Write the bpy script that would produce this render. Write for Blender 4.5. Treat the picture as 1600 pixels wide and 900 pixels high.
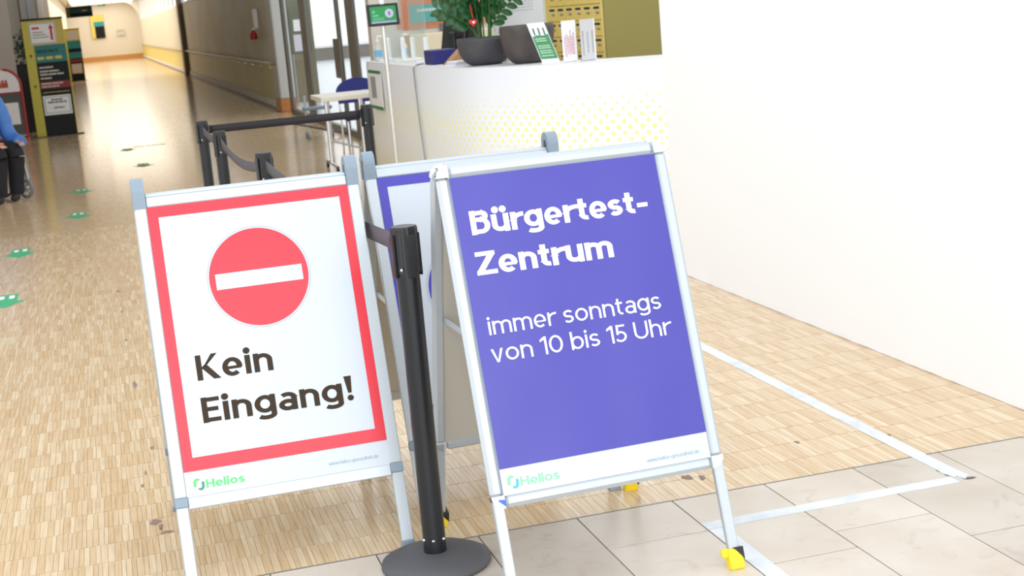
import bpy, math, random
from mathutils import Vector, Matrix
random.seed(7)
for o in list(bpy.data.objects): bpy.data.objects.remove(o)
SC = bpy.context.scene
COL = SC.collection
R = math.radians
# ------------------------------------------------------------------ camera
F_PX, PITCH, ROLL, YAW, EYE = 2272.6, 0.19408, -0.08549, 0.26197, 1.5
fw = Vector((math.sin(YAW), math.cos(YAW), 0)); rt = Vector((math.cos(YAW), -math.sin(YAW), 0)); up = Vector((0, 0, 1))
fw2 = fw*math.cos(PITCH) - up*math.sin(PITCH); up2 = up*math.cos(PITCH) + fw*math.sin(PITCH)
rt3 = rt*math.cos(ROLL) + up2*math.sin(ROLL); up3 = up2*math.cos(ROLL) - rt*math.sin(ROLL)
cd = bpy.data.cameras.new('camera'); cam = bpy.data.objects.new('camera', cd); COL.objects.link(cam)
cd.sensor_width = 36; cd.lens = F_PX*36/1600; cd.clip_end = 300; cd.clip_start = 0.05
cd.dof.use_dof = True; cd.dof.focus_distance = 4.0; cd.dof.aperture_fstop = 9.0
m = Matrix((rt3, up3, -fw2)).transposed().to_4x4(); m.translation = (0, 0, EYE); cam.matrix_world = m
SC.camera = cam
# ------------------------------------------------------------------ light
W = bpy.data.worlds.new('sky'); SC.world = W; W.use_nodes = True
W.node_tree.nodes['Background'].inputs[0].default_value = (0.93, 0.97, 1.0, 1)
W.node_tree.nodes['Background'].inputs[1].default_value = 1.05
al = bpy.data.lights.new('glass_front_daylight', 'AREA'); al.shape = 'RECTANGLE'; al.size = 9; al.size_y = 4.2
al.energy = 225; al.color = (0.95, 0.98, 1.0)
alo = bpy.data.objects.new('glass_front_daylight', al); COL.objects.link(alo)
alo.location = (0.2, -3.2, 2.6); alo.rotation_euler = (R(90), 0, 0)
SC.view_settings.view_transform = 'Standard'; SC.view_settings.look = 'None'
SC.view_settings.gamma = 1; SC.view_settings.use_curve_mapping = False
SC.view_settings.exposure = 0.64
# ------------------------------------------------------------------ helpers
def lin(c):
    return tuple(((v/255)/12.92 if v/255 <= 0.04045 else ((v/255+0.055)/1.055)**2.4) for v in c) + (1,)
MATS = {}
def mat(name, rgb, rough=0.5, metal=0.0, spec=0.5, alpha=None, trans=0.0, bump=None, mott=None, coat=0.0, emit=None):
    if name in MATS: return MATS[name]
    M = bpy.data.materials.new(name); M.use_nodes = True; nt = M.node_tree; b = nt.nodes['Principled BSDF']
    b.inputs['Base Color'].default_value = lin(rgb); b.inputs['Roughness'].default_value = rough
    b.inputs['Metallic'].default_value = metal; b.inputs['Specular IOR Level'].default_value = spec
    b.inputs['Transmission Weight'].default_value = trans; b.inputs['Coat Weight'].default_value = coat
    if coat: b.inputs['Coat Roughness'].default_value = 0.15
    if emit: b.inputs['Emission Color'].default_value = lin(rgb); b.inputs['Emission Strength'].default_value = emit
    if alpha is not None: b.inputs['Alpha'].default_value = alpha
    tc = nt.nodes.new('ShaderNodeTexCoord')
    if mott:   # (scale, second colour, stretch xyz)
        mp = nt.nodes.new('ShaderNodeMapping'); mp.inputs['Scale'].default_value = mott[2] if len(mott) > 2 else (1, 1, 1)
        nz = nt.nodes.new('ShaderNodeTexNoise'); nz.inputs['Scale'].default_value = mott[0]; nz.inputs['Detail'].default_value = 6
        mx = nt.nodes.new('ShaderNodeMix'); mx.data_type = 'RGBA'
        rp = nt.nodes.new('ShaderNodeValToRGB'); rp.color_ramp.elements[0].position = 0.38; rp.color_ramp.elements[1].position = 0.68
        nt.links.new(tc.outputs['Object'], mp.inputs[0]); nt.links.new(mp.outputs[0], nz.inputs['Vector'])
        nt.links.new(nz.outputs['Fac'], rp.inputs[0]); nt.links.new(rp.outputs[0], mx.inputs['Factor'])
        mx.inputs['A'].default_value = lin(rgb); mx.inputs['B'].default_value = lin(mott[1])
        nt.links.new(mx.outputs['Result'], b.inputs['Base Color'])
    if bump:   # (scale, strength, distance)
        nz = nt.nodes.new('ShaderNodeTexNoise'); nz.inputs['Scale'].default_value = bump[0]; nz.inputs['Detail'].default_value = 3 if len(bump) < 4 else bump[3]
        bp = nt.nodes.new('ShaderNodeBump'); bp.inputs['Strength'].default_value = bump[1]; bp.inputs['Distance'].default_value = bump[2]
        nt.links.new(tc.outputs['Object'], nz.inputs['Vector']); nt.links.new(nz.outputs['Fac'], bp.inputs['Height']); nt.links.new(bp.outputs[0], b.inputs['Normal'])
    MATS[name] = M
    return M

class MB:
    def __init__(s): s.v = []; s.f = []; s.sm = []
    def add(s, vs, fs, smooth=False):
        n = len(s.v); s.v += [tuple(p) for p in vs]; s.f += [tuple(i+n for i in q) for q in fs]; s.sm += [smooth]*len(fs); return s
    def box(s, x0, x1, y0, y1, z0, z1, T=None):
        vs = [(x, y, z) for z in (z0, z1) for y in (y0, y1) for x in (x0, x1)]
        if T: vs = [T(*p) for p in vs]
        return s.add(vs, [(0, 2, 3, 1), (4, 5, 7, 6), (0, 1, 5, 4), (2, 6, 7, 3), (0, 4, 6, 2), (1, 3, 7, 5)])
    def bbox(s, x0, x1, y0, y1, z0, z1, b=0.003, T=None):    # box with chamfered edges
        vs = []; fs = []; idx = {}
        lo = (x0, y0, z0); hi = (x1, y1, z1)
        for a in range(3):
            for cx in (0, 1):
                for cy in (0, 1):
                    for cz in (0, 1):
                        c = (cx, cy, cz); p = []
                        for k in range(3):
                            e = hi[k] if c[k] else lo[k]
                            p.append(e if k == a else (e - b if c[k] else e + b))
                        idx[(a,)+c] = len(vs); vs.append(tuple(p))
        for a in range(3):
            o1, o2 = (a+1) % 3, (a+2) % 3
            for sgn in (0, 1):
                q = []
                for (i, j) in ((0, 0), (1, 0), (1, 1), (0, 1)):
                    c = [0, 0, 0]; c[a] = sgn; c[o1] = i; c[o2] = j; q.append(idx[(a,)+tuple(c)])
                fs.append(tuple(q if sgn else q[::-1]))
        for a in range(3):        # edges along axis a
            o1, o2 = (a+1) % 3, (a+2) % 3
            for i in (0, 1):
                for j in (0, 1):
                    c0 = [0, 0, 0]; c0[o1] = i; c0[o2] = j; c1 = list(c0); c1[a] = 1
                    q = [idx[(o1,)+tuple(c0)], idx[(o1,)+tuple(c1)], idx[(o2,)+tuple(c1)], idx[(o2,)+tuple(c0)]]
                    fs.append(tuple(q if (i ^ j) == 0 else q[::-1]))
        for i in (0, 1):
            for j in (0, 1):
                for k in (0, 1):
                    q = [idx[(a, i, j, k)] for a in range(3)]
                    fs.append(tuple(q if (i+j+k) % 2 else q[::-1]))
        if T: vs = [T(*p) for p in vs]
        return s.add(vs, fs)
    def tube(s, pts, r, n=12, caps=True, T=None, smooth=True):
        pts = [Vector(p) for p in pts]; rs = r if isinstance(r, (list, tuple)) else [r]*len(pts)
        vs = []; fs = []; d0 = (pts[1]-pts[0]).normalized()
        ref = Vector((0, 0, 1)) if abs(d0.z) < 0.9 else Vector((1, 0, 0))
        for i, p in enumerate(pts):
            d = (pts[min(i+1, len(pts)-1)] - pts[max(i-1, 0)]).normalized()
            a = d.cross(ref).normalized(); b = d.cross(a).normalized()
            for k in range(n):
                t = 2*math.pi*k/n; vs.append(p + (a*math.cos(t) + b*math.sin(t))*rs[i])
        for i in range(len(pts)-1):
            for k in range(n):
                fs.append((i*n+k, i*n+(k+1) % n, (i+1)*n+(k+1) % n, (i+1)*n+k))
        if T: vs = [T(*p) for p in vs]
        s.add(vs, fs, smooth)
        if caps:
            s.add(vs[:n], [tuple(range(n-1, -1, -1))]); s.add(vs[-n:], [tuple(range(n))])
        return s
    def lathe(s, prof, cx=0, cy=0, n=32, smooth=True):
        vs = []; fs = []
        for r, z in prof:
            for k in range(n):
                t = 2*math.pi*k/n; vs.append((cx+r*math.cos(t), cy+r*math.sin(t), z))
        for i in range(len(prof)-1):
            for k in range(n): fs.append((i*n+k, i*n+(k+1) % n, (i+1)*n+(k+1) % n, (i+1)*n+k))
        return s.add(vs, fs, smooth)
    def prism(s, poly, h0, h1, T):    # poly (a,b), extruded between h0 and h1, T(a,b,h)
        n = len(poly); vs = [T(a, b, h0) for a, b in poly] + [T(a, b, h1) for a, b in poly]
        fs = [tuple(range(n-1, -1, -1)), tuple(range(n, 2*n))] + [(i, (i+1) % n, n+(i+1) % n, n+i) for i in range(n)]
        return s.add(vs, fs)
    def build(s, name, M, parent=None, loc=None):
        me = bpy.data.meshes.new(name); me.from_pydata([tuple(p) for p in s.v], [], s.f); me.materials.append(M)
        me.polygons.foreach_set('use_smooth', s.sm); me.update()
        if me.validate(): print('INVALID MESH', name)
        return link(name, me, parent, loc)
def link(name, me, parent=None, loc=None):
    o = bpy.data.objects.new(name, me); COL.objects.link(o)
    if parent: o.parent = parent
    if loc: o.location = loc
    return o
def tag(o, label, cat, group=None, kind=None):
    o['label'] = label; o['category'] = cat
    if group: o['group'] = group
    if kind: o['kind'] = kind
    return o
def struct(o): o['kind'] = 'structure'; return o
def thing(name, loc, label, cat, rz=0, group=None):
    o = bpy.data.objects.new(name, None); COL.objects.link(o); o.location = loc; o.rotation_euler = (0, 0, rz)
    o.empty_display_size = 0.1
    return tag(o, label, cat, group)
def B(name, M, parent, x0, x1, y0, y1, z0, z1, b=None):
    mb = MB(); (mb.bbox(x0, x1, y0, y1, z0, z1, b) if b else mb.box(x0, x1, y0, y1, z0, z1)); return mb.build(name, M, parent)

# ------------------------------------------------------------------ stroke lettering
def arc(cx, cy, rx, ry, a0, a1, n=14):
    return [(cx+rx*math.cos(R(a0+(a1-a0)*i/n)), cy+ry*math.sin(R(a0+(a1-a0)*i/n))) for i in range(n+1)]
XH = 0.745; WF = 1.16
def glyph(c, t):
    """advance, strokes [(points, closed)], dots [(x, y, r)], polygons; cap height 1, stroke t"""
    h = t/2; S = []; D = []; P = []
    def st(*p): S.append((list(p), False))
    def pl(p): S.append((p, False))
    def ring(cx, cy, rx, ry): S.append((arc(cx, cy, rx, ry, 0, 360, 28)[:-1], True))
    def arch(x0, w, rr=0.30):
        pl([(x0+h, XH-rr-0.08)] + arc(x0+w/2, XH-rr, w/2-h, rr-h, 180, 0) + [(x0+w-h, 0)])
    dr = t*0.64
    if c == 'B':
        w = .68*WF; st((h, 0), (h, 1))
        for (z0, z1, ww) in ((.50, 1, w-.04), (0, .50+t, w)):
            r = (z1-z0)/2-h; pl([(h, z1-h), (ww-h-r, z1-h)] + arc(ww-h-r, (z0+z1)/2, r, r, 90, -90) + [(h, z0+h)])
    elif c in 'uü':
        w = .62*WF; st((w-h, 0), (w-h, XH)); pl([(h, XH)] + arc(w/2, .30, w/2-h, .30-h, 180, 360) + [(w-h, .38)])
        if c == 'ü': D += [(w/2-.16, .93, dr), (w/2+.16, .93, dr)]
    elif c == 'r':
        w = .42*WF; st((h, 0), (h, XH)); pl([(h, XH-.36)] + arc(w+.02, XH-.36, w+.02-h, .36-h, 180, 84))
    elif c == 'g':
        w = .66*WF; ring(w/2-.01, XH/2+.02, w/2-h, XH/2-h); pl([(w-h, XH), (w-h, -.02)] + arc(w/2, -.03, w/2-h, .22-h, 0, -152))
    elif c == 'e':
        w = .64*WF; S.append(([(h, XH*.46), (w-h*.35, XH*.46)], False, .72)); pl(arc(w/2, XH/2, w/2-h, XH/2-h*.8, -8, 312, 28)[::-1])
    elif c == 'o': w = .68*WF; ring(w/2, XH/2, w/2-h, XH/2-h)
    elif c == 't':
        w = .40*WF; st((0, XH-h), (w-.02, XH-h)); pl([(.10+h, .93), (.10+h, .24)] + arc(.10+h+.2, .24, .2, .24-h, 180, 282))
    elif c == 's':
        w = .52*WF; q = (XH-t)/4
        pl(arc(w/2, XH-h-q, w/2-h, q, 28, 270) + arc(w/2, h+q, w/2-h, q, 90, -152)[1:])
    elif c == '-': w = .44*WF; st((.03, .34), (w-.02, .34))
    elif c == 'Z':
        w = .70*WF; st((.02, 1-h), (w-.02, 1-h)); st((0, h), (w, h)); P.append([(w-.02-t*1.25, 1-t*.7), (w-.02, 1-t*.7), (t*1.25, t*.7), (0, t*.7)])
    elif c == 'n': w = .61*WF; st((h, 0), (h, XH)); arch(0, w)
    elif c == 'm': w = .98*WF; st((h, 0), (h, XH)); arch(0, w/2+h, .27); arch(w/2-h, w/2+h, .27)
    elif c == 'i': w = t; st((h, 0), (h, XH)); D.append((h, .92, dr))
    elif c == 'l': w = t; st((h, 0), (h, 1.02))
    elif c == 'v':
        w = .62*WF; e = t*1.08; P.append([(0, XH), (e, XH), (w/2, t*.75), (w/2, 0), (w/2-t*.5, 0)]); P.append([(w-e, XH), (w, XH), (w/2+t*.5, 0), (w/2, 0), (w/2, t*.75)])
    elif c == 'w':
        w = .92*WF; a = .5*w
        st((h*.6, XH), (a*.5, 0)); st((a*.5, 0), (a, XH)); st((a, XH), (a*1.5, 0)); st((a*1.5, 0), (w-h*.6, XH))
    elif c == '1': w = .34*WF; st((w-h, 0), (w-h, 1)); P.append([(w-t, 1), (w-h, 1), (w-h, 1-t), (0, .72), (0, .72+t*.95)])
    elif c == '0': w = .72*WF; ring(w/2, .5, w/2-h, .5-h)
    elif c == 'O': w = .84*WF; ring(w/2, .5, w/2-h, .5-h)
    elif c == '5':
        w = .58*WF; st((.09, 1-h), (w-.05, 1-h)); st((.09+h*.9, 1), (.06+h, .44)); q = .32
        pl([(.06+h, .50)] + arc(w/2-.04, q, w/2+.04-h, q-h, 110, -148, 20))
    elif c == 'b': w = .66*WF; st((h, 0), (h, 1.02)); ring(w/2+.01, XH/2, w/2-h, XH/2-h)
    elif c == 'd': w = .66*WF; st((w-h, 0), (w-h, 1.02)); ring(w/2-.01, XH/2, w/2-h, XH/2-h)
    elif c == 'U': w = .76*WF; pl([(h, 1)] + arc(w/2, .38, w/2-h, .38-h, 180, 360, 20) + [(w-h, 1)])
    elif c == 'h': w = .61*WF; st((h, 0), (h, 1.02)); arch(0, w)
    elif c == 'a':
        w = .58*WF; ring(w/2-.01, .225, w/2-h, .235-h*.85); pl([(w-h, 0), (w-h, XH-.24)] + arc(w/2, XH-.24, w/2-h, .24-h, 0, 142))
    elif c == 'K':
        w = .72*WF; st((h, 0), (h, 1)); P.append([(t*.9, .40), (w-t*1.2, 1), (w-.02, 1), (t*1.55, .50), (t*.9, .50)]); P.append([(t*1.0, .47), (t*2.0, .58), (w+.03, 0), (w-t*1.15, 0)])
    elif c == 'E': w = .56*WF; st((h, 0), (h, 1)); [st((h, y), (w-(.06 if y == .52 else 0), y)) for y in (h, .52, 1-h)]
    elif c == 'F': w = .54*WF; st((h, 0), (h, 1)); [st((h, y), (w, y)) for y in (.5, 1-h)]
    elif c == 'H': w = .74*WF; st((h, 0), (h, 1)); st((w-h, 0), (w-h, 1)); st((h, .52), (w-h, .52))
    elif c == 'I': w = t; st((h, 0), (h, 1))
    elif c == 'N': w = .74*WF; st((h, 0), (h, 1)); st((w-h, 0), (w-h, 1)); st((h, 1-h), (w-h, h))
    elif c == 'P': w = .6*WF; st((h, 0), (h, 1)); pl([(h, 1-h), (w-.27, 1-h)] + arc(w-.27, .72, .27-h, .28-h, 90, -90) + [(h, .44+h)])
    elif c == 'T': w = .62*WF; st((0, 1-h), (w, 1-h)); st((w/2, 0), (w/2, 1))
    elif c == '!': w = .28*WF; P.append([(0, 1), (w*.86, 1), (w*.70, .32), (w*.30, .32)]); D.append((w/2, .12, t*.58))
    elif c == '.': w = t*1.2; D.append((t*.6, h, t*.6))
    else: w = .34*WF
    return w, S, D, P
def text_mb(s, x0, width, base, cap, t, T, track=.11, space=.50):
    """letters of string s fitted between x0 and x0+width; T(u, v) gives the point"""
    gl = []; x = 0
    for ch in s:
        if ch == ' ': x += space-track; continue
        w, S, D, P = glyph(ch, t); gl.append((x, S, D, P)); x += w + track
    total = x-track; kx = width/total; mb = MB(); groups = []; gi = 0; breaks = set()
    for i, ch in enumerate(s):
        if ch == ' ': breaks.add(gi)
        else: gi += 1
    lay = [0]
    tr = lambda a, b: T(x0+a*kx, base+b*cap, .0022-lay[0]*.00007)
    for gi, (gx, S, D, P) in enumerate(gl):
        if gi in breaks: groups.append(mb); mb = MB()
        lay[0] = 0
        for pts, closed, *kk in S:
            lay[0] += 1; tk = t*(kk[0] if kk else 1)
            n = len(pts); L = []; Rr = []
            for i in range(n):
                p = Vector(pts[i]); a = Vector(pts[i-1]) if (i > 0 or closed) else None; b = Vector(pts[(i+1) % n]) if (i < n-1 or closed) else None
                d1 = (p-a).normalized() if a is not None else None; d2 = (b-p).normalized() if b is not None else None
                d1 = d1 or d2; d2 = d2 or d1
                n1 = Vector((-d1.y, d1.x)); n2 = Vector((-d2.y, d2.x)); q = (n1+n2)
                q = q.normalized() if q.length > 1e-4 else n1
                k = min(1/max(q.dot(n1), .35), 1.6)
                qq = Vector((q.x, q.y*.78))*k*tk/2; L.append(p+qq); Rr.append(p-qq)
            vs = [tr(gx+q.x, q.y) for q in L] + [tr(gx+q.x, q.y) for q in Rr]
            fs = [(i, n+i, n+(i+1) % n, (i+1) % n) for i in range(n if closed else n-1)]
            mb.add(vs, fs)
        for cx, cy, r in D:
            mb.add([tr(gx+cx+r*math.cos(2*math.pi*k/16), cy+r*math.sin(2*math.pi*k/16)) for k in range(16)], [tuple(range(16))])
        for poly in P:
            lay[0] += 1; mb.add([tr(gx+a, b) for a, b in poly], [tuple(range(len(poly)))])
    if breaks: return groups + [mb]
    return mb
def dashes(mb, T, u0, u1, v, h, n, rnd):      # a line of print too small to read
    x = u0
    while x < u1-0.001:
        w = min(rnd.uniform(.5, 1.0)*(u1-u0)/n, u1-x)
        mb.add([T(x, v), T(x+w, v), T(x+w, v+h), T(x, v+h)], [(0, 1, 2, 3)]); x += w + (u1-u0)*.03
    return mb
def quad(T, u0, u1, v0, v1): return MB().add([T(u0, v0), T(u1, v0), T(u1, v1), T(u0, v1)], [(0, 1, 2, 3)])

# ------------------------------------------------------------------ materials
M_ALU = mat('brushed_aluminium', (190, 197, 203), .42, .40, bump=(60, .05, .001))
M_CHROME = mat('polished_corner', (215, 216, 222), .14, .85)
M_GREY = mat('grey_plastic', (134, 150, 164), .45)
M_BLACK = mat('black_plastic', (26, 27, 30), .38)
M_POST = mat('black_powder_coat', (30, 32, 36), .30, .2)
M_WHITE = mat('white_paint', (240, 240, 240), .6)
M_WALLW = mat('white_plaster', (244, 245, 247), .75, bump=(45, .10, .002))
M_PAPER = mat('white_paper', (238, 240, 243), .6)
M_SHEETW = mat('poster_white', (199, 206, 216), .40, coat=.06, bump=(2.6, .25, .01, 1))
M_RED = mat('poster_red', (218, 36, 56), .40, coat=.08, bump=(2.6, .25, .01, 1))
M_BLUE = mat('poster_violet_blue', (64, 60, 158), .40, coat=.22, bump=(3.1, 1.0, .016, 1))
M_INK = mat('dark_brown_ink', (56, 42, 28), .6, spec=.25)
M_GREEN = mat('logo_green', (84, 205, 104), .4); M_DGREEN = mat('logo_dark_green', (62, 132, 112), .4)
M_MINT = mat('logo_mint', (128, 214, 158), .5); M_TEALINK = mat('logo_teal', (70, 176, 190), .4)
M_PALE = mat('pale_grey_ink', (140, 172, 182), .5, spec=.2)
M_BACK = mat('beige_back_sheet', (190, 185, 174), .6)
M_YEL = mat('yellow_rubber', (246, 216, 36), .45)
M_TAPE = mat('white_floor_tape', (226, 231, 236), .5, mott=(9, (205, 210, 216)))
M_WOODB = mat('orange_wood', (186, 126, 66), .45, mott=(6, (160, 100, 48), (1, 1, 8)))

# ------------------------------------------------------------------ floor
def wood_mat(name, joints):
    M = bpy.data.materials.new(name); M.use_nodes = True; nt = M.node_tree; N = nt.nodes; Lk = nt.links; b = N['Principled BSDF']
    geo = N.new('ShaderNodeNewGeometry'); oi = N.new('ShaderNodeObjectInfo'); tc = N.new('ShaderNodeTexCoord')
    def math_(op, a, c=None):
        q = N.new('ShaderNodeMath'); q.operation = op
        for i, v in enumerate((a, c)):
            if v is None: continue
            if isinstance(v, (int, float)): q.inputs[i].default_value = v
            else: Lk.new(v, q.inputs[i])
        return q.outputs[0]
    if joints:   # far field: staves drawn by the material
        sep = N.new('ShaderNodeSeparateXYZ'); Lk.new(geo.outputs['Position'], sep.inputs[0])
        row = math_('FLOOR', math_('DIVIDE', math_('SUBTRACT', sep.outputs[1], 3.885), .16))
        colm = math_('FLOOR', math_('DIVIDE', math_('ADD', sep.outputs[0], math_('MULTIPLY', row, .0373)), .03))
        cmb = N.new('ShaderNodeCombineXYZ'); Lk.new(row, cmb.inputs[0]); Lk.new(colm, cmb.inputs[1])
        wn = N.new('ShaderNodeTexWhiteNoise'); Lk.new(cmb.outputs[0], wn.inputs['Vector']); rnd = wn.outputs['Value']
    else:
        rnd = math_('FRACT', math_('ADD', geo.outputs['Random Per Island'], math_('MULTIPLY', oi.outputs['Random'], 7.31)))
    if joints: rnd = math_('ADD', math_('MULTIPLY', rnd, .6), .1)
    rp = N.new('ShaderNodeValToRGB'); Lk.new(rnd, rp.inputs[0]); e = rp.color_ramp.elements
    e[0].position = 0; e[0].color = lin((212, 182, 142)); e[1].position = 1; e[1].color = lin((231, 210, 178))
    for p, c in ((.3, (219, 191, 153)), (.6, (221, 195, 160)), (.85, (226, 203, 170))):
        k = e.new(p); k.color = lin(c)
    mp = N.new('ShaderNodeMapping'); mp.inputs['Scale'].default_value = (90, 7, 1); Lk.new(geo.outputs['Position'], mp.inputs[0])
    nz = N.new('ShaderNodeTexNoise'); nz.inputs['Scale'].default_value = 1.0; nz.inputs['Detail'].default_value = 5; Lk.new(mp.outputs[0], nz.inputs['Vector'])
    mx = N.new('ShaderNodeMix'); mx.data_type = 'RGBA'; mx.blend_type = 'MULTIPLY'; mx.inputs['Factor'].default_value = .38 if not joints else .2
    gr = N.new('ShaderNodeValToRGB'); gr.color_ramp.elements[0].color = (.62, .57, .52, 1); gr.color_ramp.elements[0].position = .3; gr.color_ramp.elements[1].position = .62; Lk.new(nz.outputs['Fac'], gr.inputs[0])
    Lk.new(rp.outputs[0], mx.inputs['A']); Lk.new(gr.outputs[0], mx.inputs['B']); Lk.new(mx.outputs['Result'], b.inputs['Base Color'])
    b.inputs['Roughness'].default_value = .14 if joints else .21; b.inputs['Specular IOR Level'].default_value = .5
    return M
M_STAVE = wood_mat('oak_stave', False); M_FAR = wood_mat('oak_parquet_far', True)
M_SUB = mat('dark_joint', (74, 60, 46), .9)
def tile_mat():
    M = mat('limestone', (208, 198, 186), .28, mott=(3.2, (196, 183, 168)), spec=.45); nt = M.node_tree; N = nt.nodes; Lk = nt.links
    b = N['Principled BSDF']; src = b.inputs['Base Color'].links[0].from_socket
    oi = N.new('ShaderNodeObjectInfo'); geo = N.new('ShaderNodeNewGeometry')
    for n in N:
        if n.type == 'MAPPING': Lk.new(geo.outputs['Position'], n.inputs[0])
    v = N.new('ShaderNodeTexNoise'); v.inputs['Scale'].default_value = 9; v.inputs['Detail'].default_value = 8; v.inputs['Distortion'].default_value = 1.5; Lk.new(geo.outputs['Position'], v.inputs['Vector'])
    rp = N.new('ShaderNodeValToRGB'); rp.color_ramp.elements[0].position = .26; rp.color_ramp.elements[0].color = (.80, .78, .77, 1); rp.color_ramp.elements[1].position = .42; Lk.new(v.outputs['Fac'], rp.inputs[0])
    mx = N.new('ShaderNodeMix'); mx.data_type = 'RGBA'; mx.blend_type = 'MULTIPLY'; mx.inputs['Factor'].default_value = .8
    Lk.new(src, mx.inputs['A']); Lk.new(rp.outputs[0], mx.inputs['B'])
    hs = N.new('ShaderNodeHueSaturation'); ad = N.new('ShaderNodeMath'); ad.operation = 'MULTIPLY_ADD'; ad.inputs[1].default_value = .16; ad.inputs[2].default_value = .92
    Lk.new(oi.outputs['Random'], ad.inputs[0]); Lk.new(ad.outputs[0], hs.inputs['Value']); Lk.new(mx.outputs['Result'], hs.inputs['Color']); Lk.new(hs.outputs[0], b.inputs['Base Color'])
    return M
M_TILE = tile_mat()
YB = 3.885
floor = struct(MB().box(-6, 16, -4, 96, -.12, -.006).build('floor', M_SUB))
XL, XR = -1.7, 2.856
ROWP = .16
# parquet staves: rows 0.16 m long, staves 12 to 22 mm wide
rs = random.Random(3)
widths = [.012, .014, .016, .018, .020, .023]
def stave_verts(x0, x1, y0, y1, z): 
    return [(x0, y0, -.006), (x1, y0, -.006), (x1, y1, -.006), (x0, y1, -.006), (x0, y0, z), (x1, y0, z), (x1, y1, z), (x0, y1, z)]
SF = [(4, 5, 6, 7), (0, 1, 5, 4), (1, 2, 6, 5), (2, 3, 7, 6), (3, 0, 4, 7)]
smesh = {}
for w in widths:
    me = bpy.data.meshes.new('stave'); me.from_pydata(stave_verts(-w/2+.0004, w/2-.0004, .0016, ROWP-.0016, 0), [], SF); me.materials.append(M_STAVE); smesh[w] = me
field = MB(); nobj = 0; row = 0
while YB + row*ROWP < 12.0:
    y = YB + .004 + row*ROWP; x = XL - .024
    while x < XR + (0 if y < 7.2 else 1.2):
        w = rs.choice(widths)
        if x+w > XR-.006 and y < 7.2: w = max(XR-x, .004); field.add(stave_verts(x+.0004, x+w, y+.0016, y+ROWP-.0016, 0), SF); break
        z = rs.uniform(-.0005, .0003)
        if row < 2 and .28 < x < 2.856 and nobj < 300:
            o = link('stave', smesh[w], floor, (x+w/2, y, z)); nobj += 1
        else:
            field.add(stave_verts(x+.0004, x+w-.0004, y+.0016, y+ROWP-.0016, z), SF)
        x += w
    row += 1
YF = YB + .004 + row*ROWP
fo = field.build('stave_field', M_STAVE, floor); fo['kind'] = 'stuff'
MB().add([(-6, YF, 0), (16, YF, 0), (16, 96, 0), (-6, 96, 0), (-6, YF, -.006), (16, YF, -.006)], [(0, 1, 2, 3), (4, 5, 1, 0)]).build('parquet_far', M_FAR, floor)
MB().box(-6, XL-.025, YB+.004, YF, -.006, 0).build('parquet_side', M_FAR, floor)
# stone tiles: 0.3 m columns, cross joints staggered
cross = {0: 3.611, 1: 3.31, 2: 3.437, 3: 3.242, 4: 3.15, -1: 3.40, -2: 3.56, -3: 3.45, -4: 3.6}
tmesh = {}
def tile(x0, x1, y0, y1):
    key = (round(x1-x0, 3), round(y1-y0, 3))
    if key not in tmesh:
        a, b = key; me = bpy.data.meshes.new('stone_tile'); mb = MB().bbox(.0017, a-.0017, .0027, b-.0027, -.012, 0, .0010)
        me.from_pydata(mb.v, [], mb.f); me.materials.append(M_TILE); tmesh[key] = me
    link('stone_tile', tmesh[key], floor, (x0, y0, 0))
for k in range(-7, 6):
    x0 = 1.178 + .3*k; c = cross.get(k, 3.3 + .09*((k*5) % 4))
    x1 = x0 + .3
    tile(x0, x1, c, YB)
    y = c
    for j in range(3):
        tile(x0, x1, y-.6, y); y -= .6
MB().box(-6, 1.178-2.1, -4, YB, -.006, -.0005).build('stone_field', M_TILE, floor)
MB().box(1.178-2.1, 3.0, -4, 1.2, -.006, -.0005).build('stone_field', M_TILE, floor)
MB().box(-6, 2.856, YB-.0005, YB+.0045, -.006, .0004).build('metal_edge_strip', mat('edge_strip', (150, 146, 140), .4, .5), floor)
# worn patches
def blotch(cx, cy, sx, sy, seed):
    r = random.Random(seed); n = 14
    return MB().add([(cx+sx*r.uniform(.35, 1)*math.cos(2*math.pi*k/n), cy+sy*r.uniform(.35, 1)*math.sin(2*math.pi*k/n), .0009) for k in range(n)], [tuple(range(n))]).build('worn_patch', mat('worn_wood', (138, 118, 106), .7), floor)
for i, (a, b_, c, d) in enumerate(((-.008, 4.50, .022, .035), (.006, 4.44, .010, .05), (.022, 4.385, .024, .018), (-.035, 4.9, .007, .03), (-.02, 5.05, .006, .04), (.012, 5.35, .01, .03),
        (-.02, 6.4, .012, .09), (-.035, 7.4, .012, .05), (-.04, 8.2, .014, .06), (-.05, 8.9, .02, .05), (1.60, 4.06, .02, .03), (1.64, 4.03, .012, .035), (2.05, 4.20, .012, .02), (2.34, 4.12, .012, .012))):
    blotch(a, b_, c, d, i)

# ------------------------------------------------------------------ setting
wall = struct(MB().box(2.856, 3.06, -3, 7.215, 0, 5.0).build('wall_right', M_WALLW))
ww = MB(); r_ = random.Random(4); yy = -3
pts = []
while yy < 7.215: pts.append((yy, r_.uniform(.0008, .003))); yy += r_.uniform(.02, .08)
ww.add([(2.854, y, 0) for y, h in pts] + [(2.854, y, h) for y, h in pts], [(i, i+1, len(pts)+i+1, len(pts)+i) for i in range(len(pts)-1)]).build('skirting_gap', mat('gap_brown', (176, 146, 116), .8), wall)
M_CORR = mat('corridor_wall', (190, 188, 184), .45, mott=(.9, (178, 170, 138), (1, .5, 1)), bump=(25, .05, .002))
M_CORRL = mat('corridor_dado', (186, 180, 138), .45, mott=(1.2, (196, 184, 120), (1, .6, .4)))
M_CREAM = mat('cream_wall', (234, 228, 214), .6)
XC = 2.95
cw = struct(MB().box(XC, XC+.2, 25.2, 50, .78, 2.28).build('wall_corridor', M_CORR))
MB().box(XC, XC+.2, 25.2, 50, .15, .78).build('dado', M_CORRL, cw)
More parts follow.
